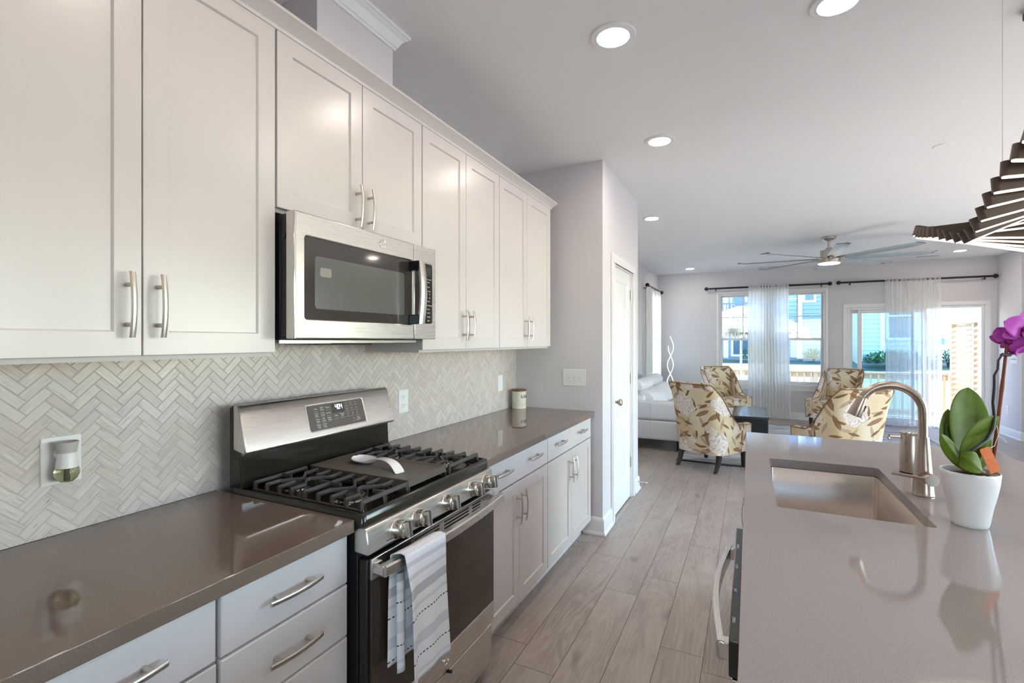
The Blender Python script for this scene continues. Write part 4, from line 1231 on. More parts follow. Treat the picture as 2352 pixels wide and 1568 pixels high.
    def petal(mb, T, ang, L, W, z0, cup):
        a = math.radians(ang); R = T @ Matrix.Rotation(a, 4, 'Z')
        def fn(i, j):
            e = (i - .5) * 2; q = j; w = W * .5 * (math.sin(PI * q ** .75) ** .55 if 0 < q < 1 else 0)
            return tuple(R @ V((q * L, e * w, z0 + cup * q * q * L + .12 * L * math.sin(q * PI) + .05 * L * (e * e))))
        mb.grid(fn, 8, 10)
    def thing_part(n, p): return None
    F = -dep
    flower(tuple(at(2346, 757, -.03)), F + V((-.1, 0, -.05)), .15, .052)
    flower(tuple(at(2318, 782, -.01)), F * .6 - c * .7 + V((0, 0, -.25)), .8, .042)
    flower(tuple(at(2352, 796, -.015)), F * .5 + c * .2 + V((0, 0, -.5)), -.3, .042)
    flower(tuple(at(2385, 740, .01)), F * .6 + c * .6 + V((0, 0, -.1)), 1.4, .040)
    # orange tag on a string
    tg = MB(); o0 = at(2272, 1052, -.045); ax = (c * .93 + V((0, 0, .34))).normalized(); ay = (V((0, 0, 1)) * .93 - c * .34 + dep * .12).normalized(); ay = (ay - ax * ay.dot(ax)).normalized()
    T = frame_T(tuple(o0), tuple(ax), tuple(ay))
    tg.rings([[tuple(T @ V((a, b, h))) for a, b in ((-.015, -.040), (.015, -.040), (.015, .024), (.012, .030), (-.012, .030), (-.015, .024))] for h in (-.0004, .0004)])
    tag = tg.build('plant_tag', M['tag'], t)
    tx = MB(); 
    for k, s in enumerate(('P R E', 'M I U', 'M .')): text_into(tx, s, .0105, T @ Matrix.Translation((0, .002 - k * .0115, .0006)), extrude=.0001)
    for a, b, cc, d in ((-.0115, .0095, .0115, .010), (-.0115, -.0285, .0115, -.028), (-.0115, -.0285, -.011, .010), (.011, -.0285, .0115, .010)): tx.box(a, b, .0004, cc, d, .0007, T)
    tx.build('lettering', M['tagprint'], tag)
    sr = MB(); h0 = T @ V((0, .024, .001)); sr.tube([tuple(h0), tuple(at(2284, 1024, -.035)), tuple(at(2293, 1000, -.025)), tuple(at(2290, 975, -.02))], .0008, 6); sr.tube([tuple(at(2292, 1002, -.025)), tuple(at(2302, 1006, -.03)), tuple(at(2311, 1016, -.03))], .001, 6)
    sr.build('string', M['string'], t)
orchid()

# ------------------------------------------------------------------ ceiling: recessed lamps, vents, fan, blank cover
def can(x, y, label, proto=[]):
    if not proto:
        t = thing('recessed_light', label, 'ceiling light', (x, y, CEIL), 'white recessed ceiling lights')
        z = CEIL
        MB().lathe([(.072, z - .002), (.070, z - .008), (.095, z - .0065), (.099, z - .003), (.099, z - .0004), (.072, z - .0004)], c=(x, y, 0), seg=40).build('trim_ring', M['trim'], t)
        MB().lathe([(.0001, z - .0040), (.071, z - .0040), (.071, z - .0012), (.0001, z - .0012)], c=(x, y, 0), seg=40).build('lens', M['canlight'], t)
        proto.append(t)
    else:
        t = copy_tree(proto[0]); t.location = (x, y, CEIL); t['label'] = label
    return t
can(1.15, 2.10, 'recessed ceiling light nearest the wall cabinets, largest whole one')
can(2.00, 2.28, 'recessed ceiling light cut by the top edge above the island')
can(1.147, 3.335, 'recessed ceiling light beside the pantry corner')
can(.728, 5.41, 'recessed ceiling light just past the pantry wall')
can(.693, 9.50, 'recessed ceiling light over the left end of the living room')
can(4.485, 9.36, 'recessed ceiling light at the right end of the living room')
HID = 'unseen recessed ceiling light added for even lighting, beyond the right edge or behind the camera'
for q in ((1.15, .85), (1.15, -.9), (2.9, .6), (2.9, -1.6), (4.6, 3.2), (5.6, .6), (4.6, 6.0)): can(q[0], q[1], HID)  # lamps added out of view to even out the room's light

def vent(x, y, label):
    t = thing('ceiling_vent', label, 'vent', (x, y, CEIL), 'slotted ceiling vents')
    MB().box(x - .16, y - .05, CEIL - .006, x + .16, y + .05, CEIL - .0005).build('frame', M['trim'], t, bevel=.002)
    s = MB()
    for k in range(22): s.box(x - .142 + k * .013, y - .036, CEIL - .0075, x - .136 + k * .013, y + .036, CEIL - .0055)
    s.build('slots', mottled('vent_shadow', (.16, .17, .18), .7), t)
vent(1.975, 9.89, 'slotted ceiling vent left of the fan'); vent(4.21, 9.74, 'slotted ceiling vent right of the fan')
tagit(MB().lathe([(.0001, CEIL - .006), (.05, CEIL - .005), (.055, CEIL - .0005), (.0001, CEIL - .0005)], c=(2.876, 4.282, 0), seg=32).build('ceiling_cover', M['ceiling']), 'small round painted cover plate on the open ceiling', 'cover plate')

def fan():
    x, y = 2.605, 7.395
    t = thing('ceiling_fan', 'large brushed nickel ceiling fan with eight thin blades and a lamp', 'fan', (x, y, CEIL))
    def L(name, prof, m, seg=36): return MB().lathe(prof, c=(x, y, 0), seg=seg).build(name, m, t, smooth=50)
    L('canopy', [(.0001, CEIL - .001), (.078, CEIL - .001), (.078, CEIL - .028), (.050, CEIL - .050), (.018, CEIL - .058), (.0001, CEIL - .058)], M['nickel'])
    L('down_rod', [(.0001, CEIL - .05), (.015, CEIL - .05), (.015, 2.62), (.0001, 2.62)], M['nickel'])
    L('motor', [(.0001, 2.635), (.030, 2.635), (.045, 2.612), (.048, 2.60), (.092, 2.60), (.096, 2.596), (.096, 2.50), (.0001, 2.50)], M['nickel'])
    L('hub', [(.0001, 2.502), (.110, 2.502), (.128, 2.490), (.130, 2.478), (.130, 2.440), (.122, 2.434), (.0001, 2.434)], M['nickel'])
    L('lamp_lens', [(.0001, 2.436), (.120, 2.436), (.118, 2.428), (.0001, 2.424)], M['fanlight'])
    for k in range(8):
        a = PI / 2 + k * PI / 4; R = Matrix.Translation((x, y, 2.488)) @ Matrix.Rotation(a, 4, 'Z') @ Matrix.Rotation(math.radians(-11), 4, 'X')
        rs = []
        for q in range(13):
            f = q / 12; r = .105 + f * .955; w = .055 if f > .15 else .030 + .025 * f / .15
            w = w * (1 + .15 * f)
            bend = .018 * max(0, (f - .9) / .1)
            rs.append([tuple(R @ Vector((r, s_ * w, .004 + .010 * (1 - s_ * s_) + (bend if s_ > 0 else -bend * .2) + hh))) for s_, hh in ((-1, -.0015), (-.5, -.002), (0, -.002), (.5, -.002), (1, -.0015), (1, .0015), (.5, .002), (0, .002), (-.5, .002), (-1, .0015))])
        b = MB().rings(rs).build('blade', M['fanblade'], t, smooth=50)
        rs = [[tuple(R @ Vector((r, s_ * .066, .004 + .010 * (1 - s_ * s_) + (.018 if s_ > 0 else -.004) * abs(s_) + hh))) for s_, hh in ((-1, -.004), (0, -.004), (1, -.004), (1, .004), (0, .004), (-1, .004))] for r in (1.055, 1.066)]
        MB().rings(rs).build('blade_tip', M['fantip'], b)
        MB().box(.09, -.018, -.006, .20, .018, .004, R).build('blade_bracket', M['nickel'], b, bevel=.002)
fan()

# ------------------------------------------------------------------ twisting slat pendant over the island
def pendant():
    # (u, v) of the left end of each slat in the photo's frame and its tilt, far to near; distance from the constant X of the ends
    K = 3.7317
    tips = [(182, 930, -15), (202, 945, -13), (226, 947, -11), (256, 948, -8), (293, 946, -5), (337, 948, 3), (388, 965, 10), (443, 975, 16), (510, 991, 21), (584, 998, 26), (637, 970, 24), (675, 890, 18), (725, 795, 14), (780, 675, 11), (846, 547, 4), (922, 408, -2), (1015, 258, -8), (1120, 90, -14), (1240, -90, -20)]
    f = 1110.; C, S = math.cos(TH), math.sin(TH); XR = 2.335 - 1.688
    t = None; spine = []
    Rb = .405; H = .043
    items = []
    for u, v, tilt in tips:
        U, Vv = 2050 + u / K, 280 + v / K
        k = (U - 1176) / f; ratio = (k * C - S) / (C + k * S); Y = XR / ratio
        zc = -XR * S + Y * C; Z = 1.439 - (Vv - 782) * zc / f
        items.append((Y, Z, math.radians(tilt)))
    xc = 2.335 + Rb
    zs = sum(i[1] + Rb * math.sin(-i[2]) * -1 for i in items) / len(items)
    t = thing('pendant_light', 'twisting pendant of dark lit slats hanging over the island', 'pendant light', (xc, 2.2, 2.0))
    ny = len(items)
    cen = []
    for i, (Y, Z, a) in enumerate(items):
        dy = (items[min(i + 1, ny - 1)][0] - items[max(i - 1, 0)][0]) / (2 if 0 < i < ny - 1 else 1)
        w = min(.030, abs(dy) * .86) / 2
        # local: x along slat, z across; tip at (-Rb,0)
        T = Matrix.Translation((2.335, Y, Z)) @ Matrix.Rotation(-a * 1.0, 4, 'Y')
        pts = []
        prof = rrect(0, -w, 2 * Rb, w, w * .98, 5)
        mb = MB(); mb.rings([[tuple(T @ Vector((x, y, h))) for x, y in prof] for h in (-H / 2, H / 2)])
        s = mb.build('slat', M['wood'], t, smooth=40)
        w2 = w * .60; prof2 = rrect(.004, -w2, 2 * Rb - .004, w2, w2 * .98, 4)
        mb = MB(); mb.rings([[tuple(T @ Vector((x, y, h))) for x, y in prof2] for h in (-H / 2 - .004, -H / 2 + .001)]); mb.build('light_strip', M['ledstrip'], s, smooth=40)
        cen.append(T @ Vector((Rb, 0, H / 2 + .004)))
    sp = MB(); sp.tube([tuple(c) for c in cen], .006, 10); sp.build('spine', M['blackm'], t)
    w = MB()
    for c in (cen[1], cen[-2]): w.cyl(tuple(c), (c.x, c.y, CEIL - .01), .0012, seg=6)
    w.cyl((2.36, items[14][0], items[14][1] + .02), (2.36, items[14][0], CEIL - .001), .0008, seg=6)
    w.build('hanging_wire', M['chrome'], t)
    MB().box(xc - .05, cen[-2].y - .05, CEIL - .03, xc + .05, cen[1].y + .05, CEIL - .001).build('canopy', M['blackm'], t, bevel=.004)
pendant()

# ------------------------------------------------------------------ windows, sliding door, curtains
def back_window():
    w = MB(); d0, d1 = BY + .005, BY + .12
    x0, x1, z0, z1 = WX0, WX1, WZ0, WZ1
    # casing-free vinyl frame, sill
    fr = .030
    mb = MB()
    for a in ((x0, d0, z0, x0 + fr, d1, z1), (x1 - fr, d0, z0, x1, d1, z1), (x0 + fr, d0, z1 - fr, x1 - fr, d1, z1), (x0 + fr, d0, z0, x1 - fr, d1, z0 + fr)): mb.box(*a)
    mb.box(x0 - .05, BY - .028, z0 - .022, x1 + .05, BY + .03, z0 + .004); mb.box(x0 - .045, BY - .016, z0 - .10, x1 + .045, BY - .001, z0 - .022)
    for a in ((x0 - .040, BY - .016, z0 + .005, x0 - .001, BY - .001, z1 + .001), (x1 + .001, BY - .016, z0 + .005, x1 + .040, BY - .001, z1 + .001), (x0 - .040, BY - .016, z1 + .001, x1 + .040, BY - .001, z1 + .040)): mb.box(*a)
    o = struct(mb.build('window_1', M['trim'], None, bevel=.003))
    zm = 1.465; xm = (x0 + x1) / 2
    m2 = MB(); m2.box(xm - .055, d0 + .001, z0 + fr, xm + .055, d1 - .001, z1 - fr); m2.build('mullion', M['trim'], o, bevel=.002)
    for a, b in ((x0 + fr, xm - .055), (xm + .055, x1 - fr)):
        s = MB(); yy = BY + .075
        for q in ((a, yy, zm - .022, b, yy + .03, zm + .022), (a, yy, z0 + fr, a + .032, yy + .03, zm - .022), (b - .032, yy, z0 + fr, b, yy + .03, zm - .022), (a + .032, yy, z0 + fr, b - .032, yy + .03, z0 + fr + .035),
                  (a, yy + .010, zm + .022, a + .026, yy + .035, z1 - fr), (b - .026, yy + .010, zm + .022, b, yy + .035, z1 - fr), (a + .026, yy + .010, z1 - fr - .03, b - .026, yy + .035, z1 - fr)): s.box(*q)
        c = (a + b) / 2; zc = (zm + z1 - fr) / 2
        s.box(c - .009, yy + .014, zm + .022, c + .009, yy + .03, z1 - fr - .03); s.box(a + .026, yy + .0145, zc - .009, b - .026, yy + .0295, zc + .009)
        s.build('sash', M['trim'], o, bevel=.002)
        MB().box(a, yy + .020, z0 + fr, b, yy + .023, z1 - fr).build('pane', M['glass_t'], o)
        lk = MB(); lk.box(c - .03, yy - .014, zm + .020, c + .03, yy + .01, zm + .032); lk.build('sash_lock', M['trim'], o, bevel=.002)
back_window()
def left_window():
    y0, y1, z0, z1 = 8.95, 9.88, .60, 2.33; fr = .05
    mb = MB()
    for a in ((-.13, y0, z0, -.01, y0 + fr, z1), (-.13, y1 - fr, z0, -.01, y1, z1), (-.13, y0 + fr, z0, -.01, y1 - fr, z0 + fr), (-.13, y0 + fr, z1 - fr, -.01, y1 - fr, z1), (-.10, y0 + fr, 1.44, -.06, y1 - fr, 1.49)): mb.box(*a)
    for a in ((.001, y0 - .06, z0, .016, y0, z1), (.001, y1, z0, .016, y1 + .06, z1), (.001, y0 - .06, z1, .016, y1 + .06, z1 + .06), (.001, y0 - .07, z0 - .03, .03, y1 + .07, z0)): mb.box(*a)
    o = struct(mb.build('window_2', M['trim'], None, bevel=.002))
    MB().box(-.085, y0 + fr, z0 + fr, -.082, y1 - fr, z1 - fr).build('pane', M['glass'], o)
left_window()
def slider():
    x0, x1, z1 = DX0, DX1, DZ1; d0, d1 = BY + .0, BY + .14
    mb = MB(); fr = .04
    for a in ((x0, d0, .001, x0 + fr, d1, z1), (x1 - fr, d0, .001, x1, d1, z1), (x0 + fr, d0, z1 - fr, x1 - fr, d1, z1), (x0 + fr, d0, .001, x1 - fr, d1, .03)): mb.box(*a)
    for a in ((x0 - .068, BY - .017, .001, x0 - .001, BY - .001, z1 + .001), (x1 + .001, BY - .017, .001, x1 + .068, BY - .001, z1 + .001), (x0 - .068, BY - .017, z1 + .001, x1 + .068, BY - .001, z1 + .066)): mb.box(*a)
    o = struct(mb.build('door_2', M['trim'], None, bevel=.003))
    def leaf(a, b, y, st):
        s = MB()
        for q in ((a, y, .031, a + st, y + .035, z1 - fr - .001), (b - st, y, .031, b, y + .035, z1 - fr - .001), (a + st, y, z1 - fr - .055, b - st, y + .035, z1 - fr - .001), (a + st, y, .031, b - st, y + .035, .12)): s.box(*q)
        l = s.build('sliding_leaf', M['trim'], o, bevel=.003)
        MB().box(a + st - .005, y + .016, .12, b - st + .005, y + .019, z1 - fr - .05).build('pane', M['glass_t'], l)
    leaf(3.262, 4.175, BY + .085, .045)       # fixed leaf outside
    leaf(3.375, 4.32, BY + .035, .062)        # sliding leaf pushed open to the left
slider()
# unseen rear and side windows, added to let daylight into the kitchen
def added_window(name, boxes, pane):
    mb = MB()
    for b in boxes: mb.box(*b)
    o = struct(mb.build(name, M['trim'])); MB().box(*pane).build('pane', M['glass'], o)
added_window('window_3', [(3.2, -3.58, .5, 5.2, -3.47, .55), (3.2, -3.58, 2.35, 5.2, -3.47, 2.4), (3.2, -3.58, .55, 3.26, -3.47, 2.35), (5.14, -3.58, .55, 5.2, -3.47, 2.35)], (3.26, -3.53, .55, 5.14, -3.525, 2.35))
for i, (a, b) in enumerate(((.6, 2.4), (3.6, 6.6))):
    added_window('window_%d' % (4 + i), [(7.07, a, .12, 7.17, b, .17), (7.07, a, 2.3, 7.17, b, 2.35), (7.07, a, .17, 7.17, a + .05, 2.3), (7.07, b - .05, .17, 7.17, b, 2.3)], (7.12, a + .05, .17, 7.124, b - .05, 2.3))

def curtain(label, p0, p1, nrm, ztop, zbot, folds, amp, m, flare=0.0, seed=1, over=.0):
    """pleated sheer panel hung between plan points p0 and p1"""
    rd = random.Random(seed); p0, p1, nrm = Vector(p0), Vector(p1), Vector(nrm)
    ph = [rd.uniform(0, 6.28) for _ in range(6)]
    mb = MB(); nu, nv = folds * 10, 26; uv = []
    L = (p1 - p0).length
    def fn(i, j):
        z = ztop + over - (ztop + over - zbot) * j
        mid = (p0 + p1) / 2
        k = 1 + flare * j
        b = mid + (p0 + (p1 - p0) * i - mid) * k
        head = min(1, j / .05) if j < .05 else 1
        a = amp * (.35 + .65 * head) * (math.sin(i * folds * 2 * PI + .5 * math.sin(j * 4 + ph[0]) + .7 * math.sin(i * 7 + ph[1])) + .35 * math.sin(i * folds * 3.3 * PI + ph[2]))
        a *= (.9 + .3 * math.sin(i * 9 + ph[3]))
        q = b + nrm * a
        sw = .010 * math.sin(j * 3 + ph[4]) * (p1 - p0).normalized()
        uv.append((i * L * 2, z))
        return (q.x + sw.x, q.y + sw.y, z + (.012 * math.sin(i * folds * PI + ph[5]) if j > .97 else 0))
    mb.grid(fn, nu, nv)
    o = mb.build('curtain', m, None, smooth=80, uvfn=lambda vi, c: uv[vi])
    tagit(o, label, 'curtain', 'sheer white curtains in the living room')
    return o
curtain('white sheer curtain hanging in the middle of the back window', (1.672, 10.055), (2.328, 10.055), (0, 1), 2.452, .025, 13, .026, M['sheer1'], .055, 3, .014)
curtain('very thin sheer curtain hanging across the open sliding door', (3.735, 10.055), (4.462, 10.055), (0, 1), 2.458, .025, 12, .026, M['sheer2'], .02, 5, .012)
curtain('sheer curtain on the left wall nearer the sofa back', (.095, 8.50), (.095, 9.18), (1, 0), 2.402, .03, 9, .030, M['sheer1'], .03, 8, .02)
curtain('sheer curtain on the left wall in the far corner by the lamp', (.095, 9.36), (.095, 9.92), (1, 0), 2.402, .03, 8, .030, M['sheer1'], .05, 11, .02)

def rod(label, a, b, wallv, cut=(True, True), z=2.445, fin='egg'):
    a, b, wv = Vector((*a, z)), Vector((*b, z)), Vector((*wallv, 0))
    t = thing('curtain_rod', label, 'curtain rod', tuple((a + b) / 2), 'black curtain rods')
    d = (b - a).normalized()
    MB().cyl(tuple(a), tuple(b), .0165, seg=16).build('rod', M['blackm'], t)
    for p, s in ((a, -1), (b, 1)):
        m = MB(); q = [(0, .0165), (.010, .018), (.016, .012), (.024, .018), (.032, .013), (.040, .026), (.058, .036), (.078, .034), (.094, .022), (.102, .006)]
        m.tube([tuple(p + d * s * l) for l, r in q], [r for l, r in q], 18); m.build('finial', M['blackm'], t, smooth=60)
    for p in (a + d * .10, b - d * .06):
        m = MB(); m.cyl(tuple(p + Vector((0, 0, .018))), tuple(p - Vector((0, 0, .05))), .009, seg=12); m.cyl(tuple(p - Vector((0, 0, .03))), tuple(p - Vector((0, 0, .03)) + wv), .008, seg=12); m.build('bracket', M['blackm'], t)
rod('black curtain rod over the back window', (1.0, 10.08), (2.885, 10.08), (0, .1), z=2.440)
rod('black curtain rod over the sliding door', (3.145, 10.08), (5.06, 10.08), (0, .1), z=2.447)
rod('short black curtain rod on the left wall over the sofa', (.10, 8.60), (.10, 9.96), (-.1, 0), z=2.402)

# ------------------------------------------------------------------ living room furniture
def armchair():
    t = thing('armchair', '', 'armchair', (0, 0, 0), 'floral slipper armchairs around the coffee table')
    # plan path, local: +y faces forward. s from left arm front round the back to right arm front
    hw = .300; yb = -.285; yf = .335; rc = .13
    path = []
    n1 = 12
    for i in range(n1): path.append((-hw, yf + (yb + rc - yf) * i / n1))
    for i in range(9):
        a = PI + (PI / 2) * i / 8; path.append((-hw + rc + rc * math.cos(a), yb + rc + rc * math.sin(a)))
    for i in range(1, 9): path.append((-hw + rc + (2 * hw - 2 * rc) * i / 9, yb - .012 * math.sin(PI * i / 9)))
    for i in range(9):
        a = 1.5 * PI + (PI / 2) * i / 8; path.append((hw - rc + rc * math.cos(a), yb + rc + rc * math.sin(a)))
    for i in range(1, n1 + 1): path.append((hw, yb + rc + (yf - yb - rc) * i / n1))
    N = len(path)
    P = [Vector((x, y, 0)) for x, y in path]
    nor = []
    for i in range(N):
        d = (P[min(i + 1, N - 1)] - P[max(i - 1, 0)]).normalized(); nor.append(Vector((-d.y, d.x, 0)) * -1)
    for i in range(N):
        if nor[i].dot(P[i] - Vector((0, .1, 0))) < 0: nor[i] = -nor[i]
    def top(y):
        # height of the upper edge by how far forward
        if y > .10: return .495 + .012 * (1 - min(1, (y - .10) / .24))
        f = min(1, max(0, (.10 - y) / .36)); f = f ** 1.7
        return .507 + f * .465
    ssum = [0]
    for i in range(1, N): ssum.append(ssum[-1] + (P[i] - P[i - 1]).length)
    nz = 14; z0 = .185
    th = .085
    def pos(i, z, inner):
        y = P[i].y; back = min(1, max(0, (.05 - y) / .3)); side = abs(nor[i].x)
        f = (z - z0) / .78
        lean = (-.135 * f ** 1.5 - .03 * max(0, f - .75) * 4 * .4) * back
        flare = 1 + (-.10 + .17 * f) * (1 if back > 0 else .35) if True else 1
        flare = 1 + (-.085 + .13 * f) * back + (-.03 + .05 * f) * (1 - back)
        p = Vector((P[i].x * flare, y, 0))
        if inner:
            tt = th * (1 - .35 * f * back)
            p -= nor[i] * tt
        p.y += lean
        return (p.x, p.y, z)
    mb = MB(); uv = []
    rs = []
    for i in range(N):
        h = top(P[i].y); ring = []
        for j in range(nz + 1): ring.append((pos(i, z0 + (h - .018 - z0) * j / nz, False), (ssum[i], z0 + (h - z0) * j / nz)))
        a = Vector(pos(i, h - .018, False)); b = Vector(pos(i, h - .018, True))
        for k in range(1, 5):
            g = PI * k / 5; c = (a + b) / 2 + (a - b) / 2 * math.cos(g) + Vector((0, 0, .018 * math.sin(g))); ring.append((tuple(c), (ssum[i], h + .02 * k)))
        for j in range(nz, -1, -1): ring.append((pos(i, max(z0, .30) + (h - .018 - max(z0, .30)) * j / nz, True), (ssum[i] + 1.37, h + .1 + (h - z0) * (1 - j / nz))))
        rs.append(ring)
    uv = [q[1] for r in rs for q in r]
    mb.rings([[q[0] for q in r] for r in rs])
    mb.build('back_shell', M['floral'], t, world=False, smooth=60, uvfn=lambda vi, c: uv[vi])
    pi = MB()
    e = [Vector(pos(i, top(P[i].y) - .014, False)) + nor[i] * .004 for i in range(N)]
    pi.tube([tuple(v) for v in e], .0052, 8); pi.tube([tuple(Vector(pos(i, top(P[i].y) - .014, True)) - nor[i] * .004) for i in range(N)], .0045, 8)
    for i in (0, N - 1): pi.tube([pos(i, z0 + .005, False), pos(i, .48, False)], .005, 8)
    pi.build('piping', M['piping'], t, world=False)
    sb = MB(); sb.box(-hw + .065, yb + .05, z0, hw - .065, yf - .005, .315); sb.build('seat_base', M['floral'], t, world=False, bevel=.012, bseg=3, boxuv=True)
    cu = MB(); cu.box(-hw + .072, yb + .09, .317, hw - .072, yf + .012, .445); cu.build('seat_cushion', M['floral'], t, world=False, bevel=.038, bseg=5, boxuv=True)
    bc = MB()
    def bk(i, j):
        x = -.205 + .41 * i; z = .43 + .50 * j; f = (z - z0) / .78
        return (x * (1 + .12 * f), yb + th + .012 + -.135 * f ** 1.5 + .045 * math.sin(PI * i) ** .5 * math.sin(PI * min(1, j * 1.0)) ** .5, z)
    bc.grid(bk, 12, 12); bc.build('back_panel', M['floral'], t, world=False, smooth=80, boxuv=True)
    for sx, sy, k in ((-1, -1, 1), (1, -1, 1), (-1, 1, 0), (1, 1, 0)):
        l = MB(); x = sx * .232; y = -.215 if sy < 0 else .285; rs = []
        for q in range(7):
            f = q / 6; z = .187 * (1 - f) + .0; w = .024 - .007 * f; back = -.075 * f * f if k else .0
            rs.append([(x + a * w, y + back + b * w, z) for a, b in ((-1, -1), (1, -1), (1, 1), (-1, 1))])
        l.rings(rs); l.build('leg', M['legwood'], t, world=False, bevel=.003)
    return t
ch = armchair()
chairs = [((1.285, 5.975), -27.8, 'floral armchair in front at left, its back to the kitchen'), ((2.515, 6.02), 26.8, 'floral armchair just beyond the island and faucet, its back to the kitchen'),
          ((2.915, 9.28), 152, 'floral armchair facing the kitchen in front of the sliding door'), ((1.305, 9.19), 207, 'floral armchair facing the kitchen below the left half of the back window')]
for i, ((x, y), a, lab) in enumerate(chairs):
    o = ch if i == 0 else copy_tree(ch)
    o.location = (x, y, .0125); o.rotation_euler = (0, 0, math.radians(a)); o['label'] = lab
rg = MB(); rg.box(.93, 6.12, .001, 4.0, 9.35, .012)
r_ = tagit(rg.build('rug', M['rug'], None), 'pale grey patterned rug with a black border under the armchairs', 'rug')
b = MB()
for q in ((.90, 6.09, .001, 4.03, 6.125, .0125), (.90, 9.345, .001, 4.03, 9.38, .0125), (.90, 6.125, .001, .935, 9.345, .0125), (3.995, 6.125, .001, 4.03, 9.345, .0125)): b.box(*q)
b.build('border', M['blackm'], r_)
def coffee_table():
    x0, x1, y0, y1 = 1.47, 1.915, 7.195, 8.30
    t = thing('coffee_table', 'low black box coffee table between the armchairs', 'table', ((x0 + x1) / 2, (y0 + y1) / 2, .0125))
    MB().box(x0, y0, .388, x1, y1, .424).build('tabletop', M['tabletop'], t, bevel=.003)
    MB().box(x0 + .012, y0 + .02, .06, x1 - .012, y1 - .02, .386).build('body', M['tableside'], t, bevel=.003)
    MB().box(x0 + .05, y0 + .06, .0125, x1 - .05, y1 - .06, .06).build('plinth', M['blackm'], t)
    MB().box(x1 - .011, y0 + .03, .10, x1 - .006, y1 - .03, .36).build('drawer_front', M['tabletop'], t)
coffee_table()
def sofa():
    y0, y1 = 6.50, 8.62
    t = thing('sofa', 'white leather sofa with adjustable headrests along the left wall', 'sofa', (.5, 7.5, 0))
    B = dict(bevel=.03, bseg=4)
    def bx(name, a, bev=.03, m=M['sofa'], p=t): return MB().box(*a).build(name, m, p, bevel=bev, bseg=4)
    bx('base', (.06, y0 + .21, .15, .98, y1 - .21, .36))
    for a, b in ((y0, y0 + .20), (y1 - .20, y1)):
        ar = bx('arm', (.06, a, .14, 1.02, b, .395)); 
        bx('arm_pad', (.06, a - .004, .398, 1.02, b + .004, .64), .035, p=ar)
        sm = MB()
        for x in (.40, .74): sm.box(x - .0015, a - .006, .16, x + .0015, a + .001, .62)
        sm.build('seam', mottled('leather_seam', (.55, .55, .57), .6), ar)
    bx('back', (.05, y0 + .10, .15, .30, y1 - .10, .70), .05)
    ym = (y0 + y1) / 2
    for a, b in ((y0 + .205, ym - .003), (ym + .003, y1 - .205)):
        bx('seat_cushion', (.28, a, .362, 1.0, b, .50), .05)
        c = MB()
        def bk(i, j):
            y = a + (b - a) * i; z = .50 + .28 * j
            return (.30 + .13 * math.sin(PI * min(1, .12 + j * .8)) ** .8 * (math.sin(PI * min(max(i, .02), .98)) ** .25), y, z)
        rs = []
        for i in range(13):
            f = i / 12; y = a + (b - a) * f; e = math.sin(PI * min(max(f, .03), .97)) ** .3
            rs.append([(.26, y, .47), (.32 + .16 * e, y, .50), (.36 + .16 * e, y, .58), (.34 + .14 * e, y, .68), (.28 + .10 * e, y, .75), (.20 + .04 * e, y, .775), (.14, y, .74)])
        c.rings(rs); c.build('back_cushion', M['sofa'], t, smooth=60, subsurf=1)
        h = MB(); rs = []
        for i in range(13):
            f = i / 12; y = a + .02 + (b - a - .04) * f; e = math.sin(PI * min(max(f, .03), .97)) ** .3
            rs.append([(.10, y, .72), (.20 + .07 * e, y, .74), (.22 + .09 * e, y, .80), (.19 + .08 * e, y, .88), (.13 + .03 * e, y, .905), (.07, y, .87)])
        h.rings(rs); h.build('headrest', M['sofa'], t, smooth=60, subsurf=1)
    for x in (.14, .74):
        for y in (y0 + .10, y1 - .10): MB().box(x - .03, y - .03, 0, x + .03, y + .03, .142).build('foot', M['blackm'], t, bevel=.004)
    t.location.x += .125
sofa()
def spiral_lamp():
    x, y = .315, 9.56
    t = thing('floor_lamp', 'glowing double spiral floor lamp in the far left corner', 'lamp', (x, y, 0))
    MB().lathe([(.0001, .001), (.13, .001), (.13, .018), (.0001, .022)], c=(x, y, 0), seg=36).build('base', M['chrome'], t)
    for k, (zt, nm) in enumerate(((1.515, 0), (1.335, PI))):
        pts = []; q2 = []
        for i in range(90):
            f = i / 89; z = .02 + (zt - .02) * f; a = f * (zt / 1.5) * PI * 4.4 + nm + .6; r = .062 * (1 - .25 * f) if f > .04 else .062 * f / .04
            n = Vector((math.cos(a), math.sin(a), 0)); p = Vector((x, y, z)) + n * r + Vector((.03 * f, 0, 0))
            pts.append(tuple(p)); q2.append(tuple(p + Vector((math.sin(TH), -math.cos(TH), 0)) * .006))
        a = MB(); a.tube(pts, .0065, 8); b = a.build('spiral_arm', M['chrome'], t, smooth=60)
        a = MB(); a.tube(q2, .0050, 8); a.build('light_strip', M['lamplight'], b, smooth=60)
spiral_lamp()

# ------------------------------------------------------------------ outside
DKZ = -.15
struct(MB().box(-3.0, BY + .17, DKZ - .2, 5.45, 12.75, DKZ).build('ground_deck', M['deckmat']))
def ground():
    mb = MB()
    def fn(i, j):
        y = 12.7 + 12.6 * j; return (-30 + 70 * i, y, -.42 + 1.12 * (j ** .8) + .03 * math.sin(i * 40 + j * 6))
    mb.grid(fn, 40, 16); struct(mb.build('ground_lawn', M['lawn'], None, smooth=80))
    g = MB(); g.box(-60, -40, -.75, 60, 12.72, -.55); g.box(-60, 12.7, -.75, 60, 60, -.5); struct(g.build('ground_yard', M['gravel']))
    m = MB()
    def f2(i, j):
        y = 13.2 + 9.0 * j; return (-14 + 17.2 * i + 1.2 * j, y, -.405 + 1.12 * (((y - 12.7) / 12.6) ** .8) + .012)
    m.grid(f2, 20, 12); struct(m.build('ground_path', M['concrete'], None, smooth=80))
ground()
